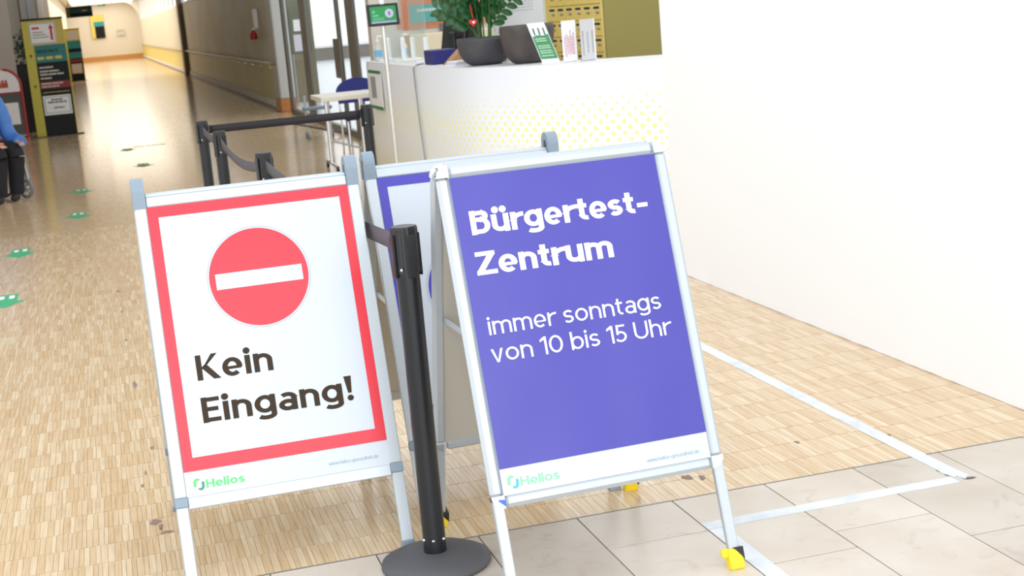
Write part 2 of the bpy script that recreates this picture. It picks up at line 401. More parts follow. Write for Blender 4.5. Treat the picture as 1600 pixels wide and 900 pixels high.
fw_ = struct(MB().box(XC, XC+.2, 50, 94, .78, 2.28).build('wall_corridor_far', mat('corridor_far_wall', (222, 218, 206), .5)))
MB().box(XC, XC+.2, 50, 94, .15, .78).build('dado', mat('far_dado', (226, 212, 130), .5), fw_)
bb = struct(MB().box(XC-.03, XC+.2, 25.2, 94, .0, .15).build('baseboard_corridor', mat('grey_skirting', (226, 222, 218), .5)))
MB().box(XC-.05, XC-.03, 25.2, 94, 0, .045).build('step_strip', mat('dark_strip', (120, 112, 104), .5), bb)
# clerestory glazing above the corridor wall
M_GLASS = mat('clear_glass', (225, 240, 240), .04, trans=0.0, alpha=.16)
cl = struct(MB().box(XC, XC+.1, 25.2, 94, 2.28, 2.34).build('window_1', M_WHITE))
for k in range(24):
    y = 25.4 + k*3.0
    B('mullion', M_WHITE, cl, XC, XC+.1, y, y+.12, 2.34, 3.45)
    if y+3 < 95: B('pane', M_GLASS, cl, XC+.05, XC+.056, y+.12, y+3, 2.34, 3.45)
cg = struct(MB().box(-6, XC+.3, 24.5, 96, 3.5, 3.6).build('ceiling', mat('ceiling_white', (236, 232, 222), .7)))
MB().box(-6, 1.9, 11.0, 24.5, 3.5, 3.6).build('shade_ceiling', MATS['ceiling_white'], cg)  # unseen ceiling piece added to dim the middle of the hall floor
M_FILL = mat('fill_glow', (255, 250, 240), .5, emit=1.35)
for k in range(7):      # glowing panels added to brighten the far corridor, no lamps known there
    y = 53.0 + 5.8*k
    lp = MB().bbox(-.95, 2.65, y, y+5.6, 3.44, 3.50, .01).build('fill_housing', M_WHITE, cg)
    MB().box(-.9, 2.6, y+.04, y+5.56, 3.436, 3.439).build('pale_panel', M_FILL, lp)
fe = struct(MB().box(-1.8, 3.2, 94, 94.2, 0, 3.5).build('wall_end', M_CREAM))
MB().box(-1.8, 2.95, 93.94, 94, 0, .28).build('skirting', mat('amber_skirting', (206, 152, 84), .5), fe)
MB().prism([(1.2, 1.2), (1.2, 0)] + [(1.2*math.cos(R(q)), 1.2*math.sin(R(q))) for q in range(9, 82, 9)] + [(0, 1.2)], 93.0, 93.95, lambda a, b, h: (XC-1.2+a, h, 2.3+b)).build('cove', M_CREAM, fe)
lw = struct(MB().box(-1.5, -1.3, 26.6, 94, 0, 3.5).build('wall_left', mat('left_wall', (176, 166, 150), .6)))
for (y0, y1, M_) in ((34, 37.5, mat('blue_grey_door', (122, 134, 160), .5)), (30.5, 33.6, mat('taupe_panel', (136, 126, 104), .5)), (41, 47, mat('pale_panel', (206, 196, 178), .5)), (52, 90, mat('white_panel', (236, 228, 210), .5))):
    MB().box(-1.3, -1.27, y0, y1, 0, 2.9).build('wall_panel', M_, lw)
struct(MB().box(-4.4, -4.2, 13.0, 25.6, 0, 5.0).build('wall_light_block', mat('light_block_paint', (206, 202, 196), .6)))  # unseen wall added to cut the side light reaching the corridor
struct(MB().box(-5.5, -1.27, 25.6, 25.9, 0, 3.5).build('wall_pier', mat('pier_paint', (204, 196, 188), .6)))
# column at the end of the corridor wall
cp = struct(MB().bbox(2.88, 3.14, 24.55, 25.2, .22, 3.5, .02).build('wall_column', mat('column_grey', (186, 186, 182), .5)))
MB().bbox(2.875, 3.145, 24.54, 25.2, 0, .22, .01).build('wood_base', M_WOODB, cp)
pc = struct(MB().bbox(2.80, 2.95, 49.2, 50.0, .12, 3.5, .02).build('trim_1', mat('taupe_post', (128, 112, 92), .5)))
MB().bbox(2.795, 2.955, 49.15, 50.0, 0, .12, .01).build('red_base', mat('dark_red', (126, 34, 34), .5), pc)
# back wall behind reception, pier beside the glass door
bw = struct(MB().box(3.0, 9.0, 16.3, 16.5, 0, 3.6).build('wall_back', mat('reception_wall', (206, 203, 196), .6)))
MB().box(2.9, 3.9, 16.26, 16.3, 0, .16).build('wood_skirting', M_WOODB, bw)
# annexe floor is the same slab; its far glazed wall
pw = struct(MB().box(4.2, 15, 52, 52.2, 0, .44).build('wall_annexe', mat('taupe_parapet', (120, 116, 108), .6)))
MB().box(3.16, 3.9, 27.0, 27.1, 0, 3.5).build('dark_room_sheet', mat('dark_room_olive', (112, 106, 82), .6), pw)  # dark sheet added in place of the dim room behind the glass
w2 = struct(MB().box(4.2, 15, 51.95, 52.05, .44, .52).build('window_2', M_WHITE))
for x in (5.6, 7.35, 8.9, 10.4): B('mullion', mat('teal_mullion', (130, 150, 148), .5), w2, x, x+.14, 51.95, 52.05, .52, 3.6)
for x in (4.2, 5.74, 7.49, 9.04): B('pane', M_GLASS, w2, x, x+1.5, 52, 52.01, .52, 3.6)
MB().box(3.2, 15, 16.5, 52, -.006, .0015).build('annexe_floor', mat('pale_annexe_floor', (214, 218, 226), .25), floor)
# glazed doors between the column and the reception wall
dr = struct(MB().box(2.97, 3.07, 16.3, 24.55, 2.5, 2.62).build('door_1', mat('bronze_frame', (112, 108, 100), .4, .3)))
for (y0, y1, nm) in ((23.95, 24.15, 'frame_post'), (21.45, 21.95, 'frame_post'), (18.55, 18.65, 'frame_post'), (17.35, 17.85, 'frame_post')):
    B(nm, MATS['bronze_frame'], dr, 2.985, 3.035, y0, y1, 0, 2.5, .01)
for (y0, y1) in ((21.95, 23.95), (18.65, 21.45), (17.85, 18.55), (16.32, 17.35)):
    B('pane', mat('door_glass', (214, 232, 230), .03, alpha=.10), dr, 3.015, 3.025, y0, y1, .08, 2.5)
    B('bottom_rail', MATS['bronze_frame'], dr, 2.99, 3.05, y0, y1, 0, .08)
B('lock_plate', MATS['bronze_frame'], dr, 2.965, 2.985, 18.45, 18.9, .72, 1.22, .005)

# ------------------------------------------------------------------ snap-frame A-boards
def a_board(name, label, loc, yaw, lean, vtop, W_, vbot, style, group):
    """visible poster from vbot to vtop along the leaning panel; x is centred"""
    root = thing(name, loc, label, 'sign', R(yaw), group); t = R(lean); sn, cs = math.sin(t), math.cos(t)
    hw = W_/2; pf = .034; rail = .034; dep = .022
    yc = vtop*sn + .036                      # hinge plane
    fr = lambda u, v, d: (u-hw, v*sn + d*cs, v*cs - d*sn)
    re = lambda u, v, d: (lambda q: (q[0], 2*yc-q[1], q[2]))(fr(u, v, d))
    chrome = style == 'round'
    vt = vtop + rail
    for side, (T, tagname) in enumerate(((fr, 'front'), (re, 'rear'))):
        bv = .009 if chrome else .003
        for s in (0, 1):
            u0, u1 = ((-pf, 0), (W_, W_+pf))[s]
            MB().bbox(u0, u1, vbot, vtop if not chrome else vtop+.004, 0, dep, bv, lambda u, v, d: T(u, v, d)).build('stile', M_ALU, root)
            k = .003 if chrome else 0
            foot_h = .055 if chrome else .022
            MB().bbox(u0+k, u1-k, foot_h-.004, vbot - (0 if chrome else .024), .002, dep, .003, lambda u, v, d: T(u, v, d)).build('leg', M_ALU, root)
            if chrome:
                ft = MB().bbox(u0-.003, u1+.003, .0, foot_h, -.006, dep+.006, .004, lambda u, v, d: T(u, v, d)).build('foot', M_YEL, root)
                MB().prism([(u1+.004, foot_h+.002), (u1+.004, foot_h*.45), (u0+.012, foot_h+.002)], -.0075, dep+.0075, lambda a, b, h: T(a, b, h)).build('foot_sleeve', M_BLACK, ft)
                MB().bbox(u0-.018, u0+.004, foot_h*.62, foot_h+.002, .004, dep-.004, .003, lambda u, v, d: T(u, v, d)).build('foot_tab', M_YEL, ft)
            else:
                MB().bbox(u0-.001, u1+.001, 0, .024, -.001, dep+.001, .002, lambda u, v, d: T(u, v, d)).build('foot', M_GREY, root)
                MB().bbox(u0-.001, u1+.001, vbot-.026, vbot+.001, -.002, dep+.001, .002, lambda u, v, d: T(u, v, d)).build('joint_block', M_GREY, root)
        if chrome:
            MB().bbox(.0, W_, vtop, vt, -.001, dep, .010, lambda u, v, d: T(u, v, d)).build('rail', M_ALU, root)
            MB().bbox(.0, W_, vbot-rail+.004, vbot+.004, -.001, dep, .010, lambda u, v, d: T(u, v, d)).build('rail', M_ALU, root)
            for (uc, sg, vc, sv) in ((0, -1, vtop+.002, 1), (W_, 1, vtop+.002, 1), (0, -1, vbot+.002, -1), (W_, 1, vbot+.002, -1)):
                poly = [(uc, vc)] + [(uc+sg*pf*math.cos(R(a)), vc+sv*(rail-.002)*math.sin(R(a))) for a in range(0, 91, 10)]
                if sg*sv < 0: poly = poly[::-1]
                MB().prism(poly, dep, -.0015, lambda a, b, h: T(a, b, h)).build('corner_piece', M_CHROME if (uc == 0 and side == 0) else mat('clear_corner', (214, 222, 224), .2, .2), root)
        else:
            MB().bbox(0, W_, vtop, vt-.004, 0, dep, .003, lambda u, v, d: T(u, v, d)).build('rail', M_ALU, root)
            MB().bbox(0, W_, vt-.004, vt+.005, .006, dep+.006, .002, lambda u, v, d: T(u, v, d)).build('rail_lip', M_ALU, root)
            MB().bbox(0, W_, vbot-rail, vbot, 0, dep, .003, lambda u, v, d: T(u, v, d)).build('rail', M_ALU, root)
        MB().box(-.002, W_+.002, vbot-.004, vtop+.004, .010, .016, lambda u, v, d: T(u, v, d)).build('backing_sheet', M_BACK, root)
    # hinges
    for s in (0, 1):
        u0, u1 = ((-pf-.001, .0), (W_, W_+pf+.001))[s]
        if chrome:
            zt = vt*cs
            MB().tube([fr((u0+u1)/2, vtop+.02, .02)] + [((u0+u1)/2-hw, yc+.03*math.cos(R(a)), zt-.020+.010*math.sin(R(a))) for a in range(180, -1, -20)] + [re((u0+u1)/2, vtop+.02, .02)], .0045, 10).build('hinge', M_CHROME, root)
        else:
            z0 = vtop*cs; zc = z0 + .045; ro = yc - vtop*sn + .001; ri = ro*.42
            rz = .036
            outer = [(-ro-.045*0, z0-.006)] + [(ro*math.cos(R(a)), zc+rz*math.sin(R(a))) for a in range(180, -1, -12)] + [(ro, z0-.006)]
            inner = [(ri, z0-.006)] + [(ri*math.cos(R(a)), zc-.008+rz*.55*math.sin(R(a))) for a in range(0, 181, 12)] + [(-ri, z0-.006)]
            poly = outer + inner; n = len(poly); no = len(outer)
            mb = MB(); A0 = [(u0-hw, yc+a, b) for a, b in poly]; A1 = [(u1-hw, yc+a, b) for a, b in poly]
            mb.add(A0+A1, [(i, (i+1) % n, n+(i+1) % n, n+i) for i in range(n)])
            m_ = n//2
            for i in range(no-1):
                j = n-1-int(round(i*(n-no-1)/(no-1))); j2 = n-1-int(round((i+1)*(n-no-1)/(no-1)))
                for off, fl in ((0, 0), (n, 1)):
                    q = [off+i, off+i+1, off+j2] + ([off+j] if j != j2 else [])
                    mb.add(A0+A1, [tuple(q if fl else q[::-1])])
            hc = mb.build('hinge_cap', M_GREY, root)
            MB().prism([(ri*.98*math.cos(R(a)), zc-.008+rz*.54*math.sin(R(a))) for a in range(0, 181, 15)] + [(-ri*.98, z0-.05), (ri*.98, z0-.05)], u0-hw+.006, u1-hw-.006, lambda a, b, h: (h, yc+a, b)).build('hinge_core', M_BLACK, hc)
    for s in (0, 1):
        u = (.0, W_-.0)[s]; v = vbot + (vtop-vbot)*.5
        a, b = fr(u, v, dep-.004), re(u, v, dep-.004); mid = (a[0], yc, a[2]-.035)
        MB().bbox(-.004, .004, a[1], b[1], -.009, .009, .002, lambda x, y, z: (a[0]+(x if s else x), y, a[2]-.01+z)).build('spreader', M_ALU, root)
    pos = MB().box(0, W_, vbot, vtop, .003, .009, lambda u, v, d: fr(u, v, d)).build('poster', M_SHEETW, root)
    T2 = lambda u, v, d=.0022: fr(u, v, d)
    return root, pos, T2
def logo(pos, T, u0, u1, v0, v1, ma, mb_):
    w = (u1-u0); hh = v1-v0
    for (sg, M_, nm) in ((1, ma, 'emblem'), (-1, mb_, 'emblem')):
        m = MB(); cx = u0+w*(.36 if sg > 0 else .66); cy = v0+hh*(.66 if sg > 0 else .34); rx = w*.33; ry = hh*.30; th = w*.30
        A = [(cx + sg*(-rx), cy - sg*hh*.36)] + [(cx + sg*(-rx)*math.cos(R(a)), cy + sg*ry*math.sin(R(a))) for a in range(0, 136, 15)]
        Lh = []; Rh = []
        for i, p in enumerate(A):
            a = Vector(A[max(i-1, 0)]); b = Vector(A[min(i+1, len(A)-1)]); d = (b-a).normalized(); n = Vector((-d.y, d.x)); k = th/2*(1 if i < len(A)-4 else .8)
            Lh.append(Vector(p)+n*k); Rh.append(Vector(p)-n*k)
        k = len(A); m.add([T(q.x, q.y) for q in Lh+Rh], [(i, i+1, k+i+1, k+i) for i in range(k-1)]).build(nm, M_, pos)
def border(pos, T, M_, W_, vb, vt, iu0, iu1, iv0, iv1):
    m = MB()
    for (a, b, c, d) in ((0, W_, iv1, vt), (0, W_, vb, iv0), (0, iu0, iv0, iv1), (iu1, W_, iv0, iv1)):
        m.add([T(a, c), T(b, c), T(b, d), T(a, d)], [(0, 1, 2, 3)])
    return m.build('printed_border', M_, pos)
def disc(T, cx, cy, r0, r1, n=64):
    if r0 == 0: return MB().add([T(cx+r1*math.cos(2*math.pi*k/n), cy+r1*math.sin(2*math.pi*k/n)) for k in range(n)], [tuple(range(n))])
    vs = [T(cx+r*math.cos(2*math.pi*k/n), cy+r*math.sin(2*math.pi*k/n)) for r in (r0, r1) for k in range(n)]
    return MB().add(vs, [(k, (k+1) % n, n+(k+1) % n, n+k) for k in range(n)])
W1 = .574
def placed(TLx, TLy, yaw, lean, v, W_):
    y0 = -v*math.sin(R(lean)); a = R(yaw)    # foot line origin, then centre of width
    return (TLx + W_/2*math.cos(a) - y0*-1*0 + (-math.sin(a))*y0, TLy + W_/2*math.sin(a) + math.cos(a)*y0, 0)
GB = 'snap-frame pavement signs'
# no-entry board
root, pos, T = a_board('pavement_sign', 'silver A-frame board with red-bordered no-entry poster reading Kein Eingang', placed(.0842, 4.2051, .2, 17.34, 1.065, W1), .2, 17.34, 1.065, W1, .2444, 'square', GB)
border(pos, T, M_RED, W1, .3135, 1.065, .0288, .5455, .3505, 1.034)
disc(T, .2838, .831, 0, .1405).build('no_entry_disc', M_RED, pos)
disc(T, .2838, .831, .1450, .1462).build('thin_ring', mat('ring_grey', (150, 164, 178), .4), pos)
quad(lambda u, v: T(u, v, .0014), .1612, .4075, .8065, .8515).build('white_bar', M_SHEETW, pos)
text_mb('Kein', .0735, .2125, .5600, .0712, .205, T).build('lettering', M_INK, pos)
text_mb('Eingang!', .0727, .4300, .4405, .0712, .205, T).build('lettering', M_INK, pos)
text_mb('Helios', .0560, .1055, .2622, .0232, .205, T, track=.12).build('lettering', M_GREEN, pos)
logo(pos, T, .0246, .0480, .2603, .2905, M_GREEN, M_DGREEN)
text_mb('www.helios-gesundheit.de', .3995, .1433, .2675, .0098, .13, T).build('lettering', M_PALE, pos)
# test-centre board
root, pos, T = a_board('pavement_sign', 'silver round-cornered A-frame board with violet-blue poster reading Bürgertest-Zentrum', placed(.8315, 3.6307, 2.2, 17.44, 1.12, W1), 2.2, 17.44, 1.12, W1, .2985, 'round', GB)
quad(T, 0, W1, .3658, 1.12).build('printed_field', M_BLUE, pos)
MB().add([T(-.017, .292, -.0022), T(-.017, .288, -.0022), T(.0, .272, -.0022), T(.0015, .290, -.0022)], [(0, 1, 2, 3)]).build('corner_chip', mat('chip_blue', (60, 100, 196), .4), pos)
TW = lambda u, v, d=.0022: T(u, v, d-.0006)
M_LET = mat('white_ink', (246, 246, 250), .35)
text_mb('Bürgertest-', .0360, .4935, .9655, .0628, .225, TW, track=.075).build('lettering', M_LET, pos)
text_mb('Zentrum', .0315, .3770, .8590, .0630, .225, TW, track=.075).build('lettering', M_LET, pos)
[w_.build('lettering', M_LET, pos) for w_ in text_mb('immer sonntags', .0355, .4780, .7050, .0462, .135, TW, track=.13)]
[w_.build('lettering', M_LET, pos) for w_ in text_mb('von 10 bis 15 Uhr', .0310, .4985, .6340, .0462, .135, TW, track=.13)]
text_mb('Helios', .0500, .1040, .3160, .0232, .165, T, track=.14).build('lettering', M_MINT, pos)
logo(pos, T, .0185, .0415, .3140, .3445, M_MINT, M_TEALINK)
text_mb('www.helios-gesundheit.de', .3955, .1480, .3148, .0098, .13, T).build('lettering', M_PALE, pos)
# board behind
W3 = .560
root, pos, T = a_board('pavement_sign', 'silver A-frame board with blue-bordered white poster, half hidden behind the other two', placed(.786, 4.43, 0, 20.5, 1.068, W3), 0, 20.5, 1.068, W3, .248, 'square', GB)
M_BLUE3 = mat('poster_blue', (66, 58, 172), .40, coat=.1)
border(pos, T, M_BLUE3, W3, .3135, 1.068, .0288, W3-.0288, .3505, 1.037)
disc(T, .243, .695, 0, .139).build('blue_disc', M_BLUE3, pos)
disc(T, .243, .695, .1440, .1452).build('thin_ring', MATS['ring_grey'], pos)

# ------------------------------------------------------------------ barrier posts and belts
HP = .945
def stanchion(x, y, label, rz=0):
    root = thing('barrier_post', (x, y, 0), label, 'barrier post', rz, 'black belt barrier posts')
    MB().lathe([(.0, .0), (.148, .0), (.152, .006), (.150, .016), (.120, .030), (.05, .040), (.0, .040)], n=48).build('base', mat('black_rubber_base', (82, 82, 86), .6, bump=(80, .15, .001)), root)
    MB().lathe([(.0315, .036), (.0315, HP-.11)], n=32).build('pole', M_POST, root)
    for a in (200, 255, 310):
        x_, y_ = .0318*math.cos(R(a)), .0318*math.sin(R(a))
        MB().lathe([(0, .006), (.004, .004), (.0045, 0)], n=10).build('screw', M_CHROME, root, (x_, y_, .078)).rotation_euler = (R(90), 0, R(a+90))
    hp = []
    n = 48
    prof = [(1.0, HP-.125), (1.0, HP-.006), (.93, HP)]
    mb = MB(); vs = []
    for k_, z in prof:
        for i in range(n):
            a = 2*math.pi*i/n; q = ((i*4) % n)/n
            rr = .0345 + (.0022 if (math.cos(4*a) > .55) else 0) - (.0012 if (math.cos(12*a) > .8) else 0)
            vs.append((rr*k_*math.cos(a), rr*k_*math.sin(a), z))
    fs = [(j*n+i, j*n+(i+1) % n, (j+1)*n+(i+1) % n, (j+1)*n+i) for j in range(2) for i in range(n)] + [tuple(range(2*n, 3*n))]
    hd = mb.add(vs, fs).build('belt_head', M_BLACK, root)
    for a in (10, 100, 190, 280):
        MB().bbox(-.012, .012, -.003, .004, HP-.135, HP-.02, .002, lambda x_, y_, z: ((.0355+y_)*math.cos(R(a)) - x_*math.sin(R(a)), (.0355+y_)*math.sin(R(a)) + x_*math.cos(R(a)), z)).build('belt_slot', M_POST, hd)
    MB().lathe([(0, .005), (.004, .003), (.005, 0)], n=10).build('rivet', M_CHROME, hd, (.037*math.cos(R(235)), .037*math.sin(R(235)), HP-.112)).rotation_euler = (R(90), 0, R(325))
    return root
PF, PA, PB, PC, PD = (.72, 3.735), (.571, 9.063), (.591, 8.027), (.650, 6.402), (1.586, 9.048)
stanchion(*PF, 'nearest black belt barrier post, between the no-entry board and the blue board')
stanchion(*PA, 'black belt barrier post at the far left corner of the barrier', .3)
stanchion(*PB, 'second black belt barrier post from the far left corner, close beside it', .5)
stanchion(*PC, 'short-looking black belt barrier post just above the no-entry board top', .2)
stanchion(*PD, 'black belt barrier post in front of the blue chair and reception desk', .1)
def belt(p, q, sag, M_, label, twist=0.0):
    mb = MB(); n = 24; a = Vector((p[0], p[1], HP-.055)); b = Vector((q[0], q[1], HP-.055)); d = (b-a).normalized(); a += d*.041; b -= d*.041
    vs = []
    nrm = Vector((-d.y, d.x, 0))
    for i in range(n+1):
        t = i/n; c = a.lerp(b, t); c.z -= sag*4*t*(1-t); tw = twist*math.sin(math.pi*t)
        e = Vector((0, 0, 1))*math.cos(tw) + nrm*math.sin(tw)
        for s in (-1, 1):
            for w in (-1, 1): vs.append(c + e*s*.024 + nrm*w*.0008)
    fs = []
    for i in range(n):
        o = 4*i; fs += [(o, o+4, o+6, o+2), (o+1, o+3, o+7, o+5), (o+2, o+6, o+7, o+3), (o, o+1, o+5, o+4)]
    fs += [(0, 2, 3, 1), (4*n, 4*n+1, 4*n+3, 4*n+2)]
    o = mb.add(vs, fs, True).build('barrier_belt', M_); tag(o, label, 'belt', 'black barrier belts'); return o
M_BELT = mat('black_webbing', (34, 32, 38), .7, bump=(220, .2, .001)); M_BELTG = mat('grey_black_webbing', (84, 82, 90), .6, bump=(220, .2, .001))
belt(PA, PD, .0, M_BELT, 'long black belt stretched across the back of the barrier')
belt(PB, PA, .015, M_BELTG, 'very short grey belt between the two far left barrier posts')
belt(PC, PB, .055, M_BELTG, 'sagging grey belt above the no-entry board between two posts')
belt(PF, PC, .03, M_BELTG, 'dark belt running behind the no-entry board to the nearest post')

# ------------------------------------------------------------------ floor tapes and stickers
def strip(x0, x1, y0, y1, label, seed, ragged=None, z=.0012):
    r = random.Random(seed); n = 26; L = []; Rr = []
    along = (y1-y0) > (x1-x0)
    for i in range(n+1):
        t = i/n; j = lambda: r.uniform(-.0012, .0012)
        if along: y = y0+(y1-y0)*t; L.append((x0+j(), y)); Rr.append((x1+j(), y))
        else: x = x0+(x1-x0)*t; L.append((x, y1+j())); Rr.append((x, y0+j()))
    mb = MB(); k = n+1
    vs = [(a, b, z) for a, b in L+Rr] + [(a, b, .0004) for a, b in L+Rr]
    fs = [(i, i+1, k+i+1, k+i) if not along else (i, k+i, k+i+1, i+1) for i in range(n)]
    fs += [(i, i+1, 2*k+i+1, 2*k+i) for i in range(n)] + [(k+i, k+i+1, 3*k+i+1, 3*k+i) for i in range(n)]
    o = mb.add(vs, fs).build('floor_tape', M_TAPE); return tag(o, label, 'tape', 'white floor marking tape')
strip(2.284, 2.335, 3.70, 6.9, 'long white floor tape running over the parquet beside the white wall', 1)
strip(1.478, 2.285, 3.615, 3.668, 'short white floor tape across the stone tiles behind the yellow foot', 2)
strip(1.478, 1.530, 1.6, 3.612, 'white floor tape running towards the viewer beside the yellow foot', 3, z=.0011)
mb = MB(); r_ = random.Random(8)
torn = [(2.284, 3.70), (2.292, 3.655), (2.305, 3.668), (2.312, 3.63), (2.328, 3.648), (2.34, 3.655), (2.335, 3.70)]
tag(MB().prism([(a, b) for a, b in torn], .0004, .0012, lambda a, b, h: (a, b, h)).build('tape_scrap', M_TAPE), 'torn crumpled end of white floor tape on the stone tile', 'tape')
for i, (a, b_, c, d) in enumerate(((2.290, 3.69, .012, .035), (2.328, 3.632, .03, .012), (2.285, 3.735, .008, .02))):
    o = blotch(a, b_, c, d, 40+i); o.name = 'tape_residue'; o.data.materials[0] = mat('dark_residue', (96, 92, 96), .7)
M_STK = mat('sticker_green', (66, 176, 126), .4); M_STKD = mat('sticker_dark_green', (58, 132, 78), .4)
spots = [(-.70, 9.05, M_STK, 'pale green floor arrow nearest the viewer at the left picture edge'), (-.71, 11.10, M_STK, 'green floor arrow second nearest at the left picture edge'),
         (-.316, 13.05, M_STK, 'green floor arrow third from the viewer, before the seated person'), (-.303, 15.12, M_STK, 'green floor arrow fourth from the viewer, beside the seated person'),
         (.378, 17.37, M_STKD, 'dark green floor arrow second farthest, with no line beside it'), (.257, 19.97, M_STKD, 'farthest dark green floor arrow, with a thin line beside it')]
for x, y, M_, lab in spots:
    rt_ = thing('floor_arrow', (x, y, 0), lab, 'sticker', 0, 'green floor arrows')
    MB().prism([(-.065, .22), (.065, .22), (.065, -.03), (.125, -.03), (0, -.24), (-.125, -.03), (-.065, -.03)], .0002, .0014, lambda a, b, h: (a, b, h)).build('arrow', M_, rt_)
    for dx in (-.03, .03):
        mm = MB(); mm.add([(dx-.016, .06, .0022), (dx+.016, .06, .0022), (dx+.016, .17, .0022), (dx-.016, .17, .0022)], [(0, 1, 2, 3)]).build('footprint', M_PAPER, rt_)
tag(MB().box(.33, .78, 20.28, 20.36, .0002, .0016).build('floor_line', mat('olive_line', (112, 112, 70), .6)), 'thin dark green line on the parquet beside the farthest floor arrow', 'tape')

# ------------------------------------------------------------------ reception desk
def desk_mat():
    M = bpy.data.materials.new('dotted_desk_front'); M.use_nodes = True; nt = M.node_tree; N = nt.nodes; Lk = nt.links; b = N['Principled BSDF']
    uv = N.new('ShaderNodeUVMap'); uv.uv_map = 'dots'; sp = N.new('ShaderNodeSeparateXYZ'); Lk.new(uv.outputs[0], sp.inputs[0])
    def mt(op, a, c=None):
        q = N.new('ShaderNodeMath'); q.operation = op
        for i, v in enumerate((a, c)):
            if v is None: continue
            if isinstance(v, (int, float)): q.inputs[i].default_value = v
            else: Lk.new(v, q.inputs[i])
        return q.outputs[0]
    DX, DY = .084, .0415
    rowf = mt('DIVIDE', sp.outputs[1], DY); row = mt('FLOOR', rowf)
    fx = mt('MULTIPLY', mt('SUBTRACT', mt('FRACT', mt('ADD', mt('DIVIDE', sp.outputs[0], DX), mt('MULTIPLY', mt('MODULO', row, 2.0), .5))), .5), DX)
    fy = mt('MULTIPLY', mt('SUBTRACT', mt('FRACT', rowf), .5), DY)
    d = mt('SQRT', mt('ADD', mt('MULTIPLY', fx, fx), mt('MULTIPLY', fy, fy)))
    rp = N.new('ShaderNodeValToRGB'); Lk.new(mt('DIVIDE', mt('MULTIPLY', row, DY), 1.05), rp.inputs[0]); e = rp.color_ramp.elements
    e[0].position = 0; e[0].color = (1, 1, 1, 1); e[1].position = 1; e[1].color = (.06, .06, .06, 1)
    for p, v in ((.15, .9), (.32, .55), (.45, .70), (.56, .86), (.66, .62), (.76, .40), (.84, .16)):
        k = e.new(p); k.color = (v, v, v, 1)
    mask = mt('LESS_THAN', d, mt('MULTIPLY', rp.outputs[0], .0205))
    mx = N.new('ShaderNodeMix'); mx.data_type = 'RGBA'; Lk.new(mask, mx.inputs['Factor']); mx.inputs['A'].default_value = lin((236, 237, 242)); mx.inputs['B'].default_value = lin((244, 238, 152))
    Lk.new(mx.outputs['Result'], b.inputs['Base Color']); b.inputs['Roughness'].default_value = .45
    return M
ZD = 1.05
ctrl = [(2.50, 14.0), (2.485, 13.2), (2.468, 12.4), (2.462, 11.75), (2.50, 11.15), (2.585, 10.55), (2.735, 10.15), (3.02, 9.66), (3.40, 9.30), (3.80, 9.05), (4.40, 8.80), (5.0, 8.7)]
def spline(P, n=6):
    out = []
    for i in range(len(P)-1):
        p0, p1, p2, p3 = [Vector(P[max(0, min(len(P)-1, j))]) for j in (i-1, i, i+1, i+2)]
        for k in range(n):
            t = k/n; out.append(.5*((2*p1) + (p2-p0)*t + (2*p0-5*p1+4*p2-p3)*t*t + (3*p1-p0-3*p2+p3)*t**3))
    return out + [Vector(P[-1])]
crv = spline(ctrl)
nrm = []
for i in range(len(crv)):
    d = (crv[min(i+1, len(crv)-1)] - crv[max(i-1, 0)]).normalized(); nrm.append(Vector((-d.y, d.x)) * (1 if True else -1))
# interior side is to the right of travel seen from above (towards +x, +y)
nrm = [n if n.x+n.y*.3 > 0 else -n for n in nrm]
desk = thing('reception_desk', (2.9, 10.6, 0), 'curved white reception desk with a yellow dotted front', 'desk')
off = Vector((2.9, 10.6))
me = bpy.data.meshes.new('front_panel'); vs = []; fs = []; us = []; L = 0
for i, p in enumerate(crv):
    if i: L += (p-crv[i-1]).length
    q = p-off; r2 = q + nrm[i]*.03
    vs += [(q.x, q.y, .0), (q.x, q.y, ZD-.004), (r2.x, r2.y, ZD-.004), (r2.x, r2.y, 0)]; us.append(L)
nC = len(crv)
for i in range(nC-1):
    a = 4*i; fs += [(a, a+4, a+5, a+1), (a+2, a+6, a+7, a+3), (a+1, a+5, a+6, a+2)]
fs += [(0, 1, 2, 3), (4*nC-1, 4*nC-2, 4*nC-3, 4*nC-4)]
me.from_pydata(vs, [], fs); uvl = me.uv_layers.new(name='dots')
for poly in me.polygons:
    poly.use_smooth = True
    for li in poly.loop_indices:
        vi = me.loops[li].vertex_index; uvl.data[li].uv = (us[vi//4], vs[vi][2])
me.materials.append(desk_mat()); me.validate(); link('front_panel', me, desk)
mb = MB(); vs = []
for i, p in enumerate(crv):
    q = p-off; r2 = p-off+nrm[i]*.42
    vs += [(q.x, q.y, ZD-.004), (q.x, q.y, ZD), (r2.x, r2.y, ZD), (r2.x, r2.y, ZD-.004)]
fs = []
for i in range(nC-1):
    a = 4*i
    for j in range(4): fs.append((a+j, a+4+j, a+4+(j+1) % 4, a+(j+1) % 4))
fs += [(0, 1, 2, 3), (4*nC-1, 4*nC-2, 4*nC-3, 4*nC-4)]
mb.add(vs, fs).build('counter_top', mat('counter_white', (222, 221, 222), .4), desk)
mb = MB(); e0 = crv[0]-off
mb.box(e0.x, e0.x+.42, e0.y, e0.y+.03, 0, ZD-.03).build('end_panel', mat('desk_end_white', (226, 224, 222), .5), desk)
# framed notice on the desk side
nd = thing('notice_sheet', (2.472, 13.45, .78), 'small green-edged notice taped to the side of the reception desk', 'notice')
MB().box(-.006, -.002, -.30, .30, -.16, .20).build('sheet', M_PAPER, nd)
for z in (-.16, .17): MB().box(-.009, -.006, -.30, .30, z, z+.03).build('green_band', mat('band_green', (40, 120, 80), .5), nd)
MB().box(-.009, -.006, -.02, .22, -.06, .14).build('picture', mat('grey_print', (150, 152, 160), .6), nd)
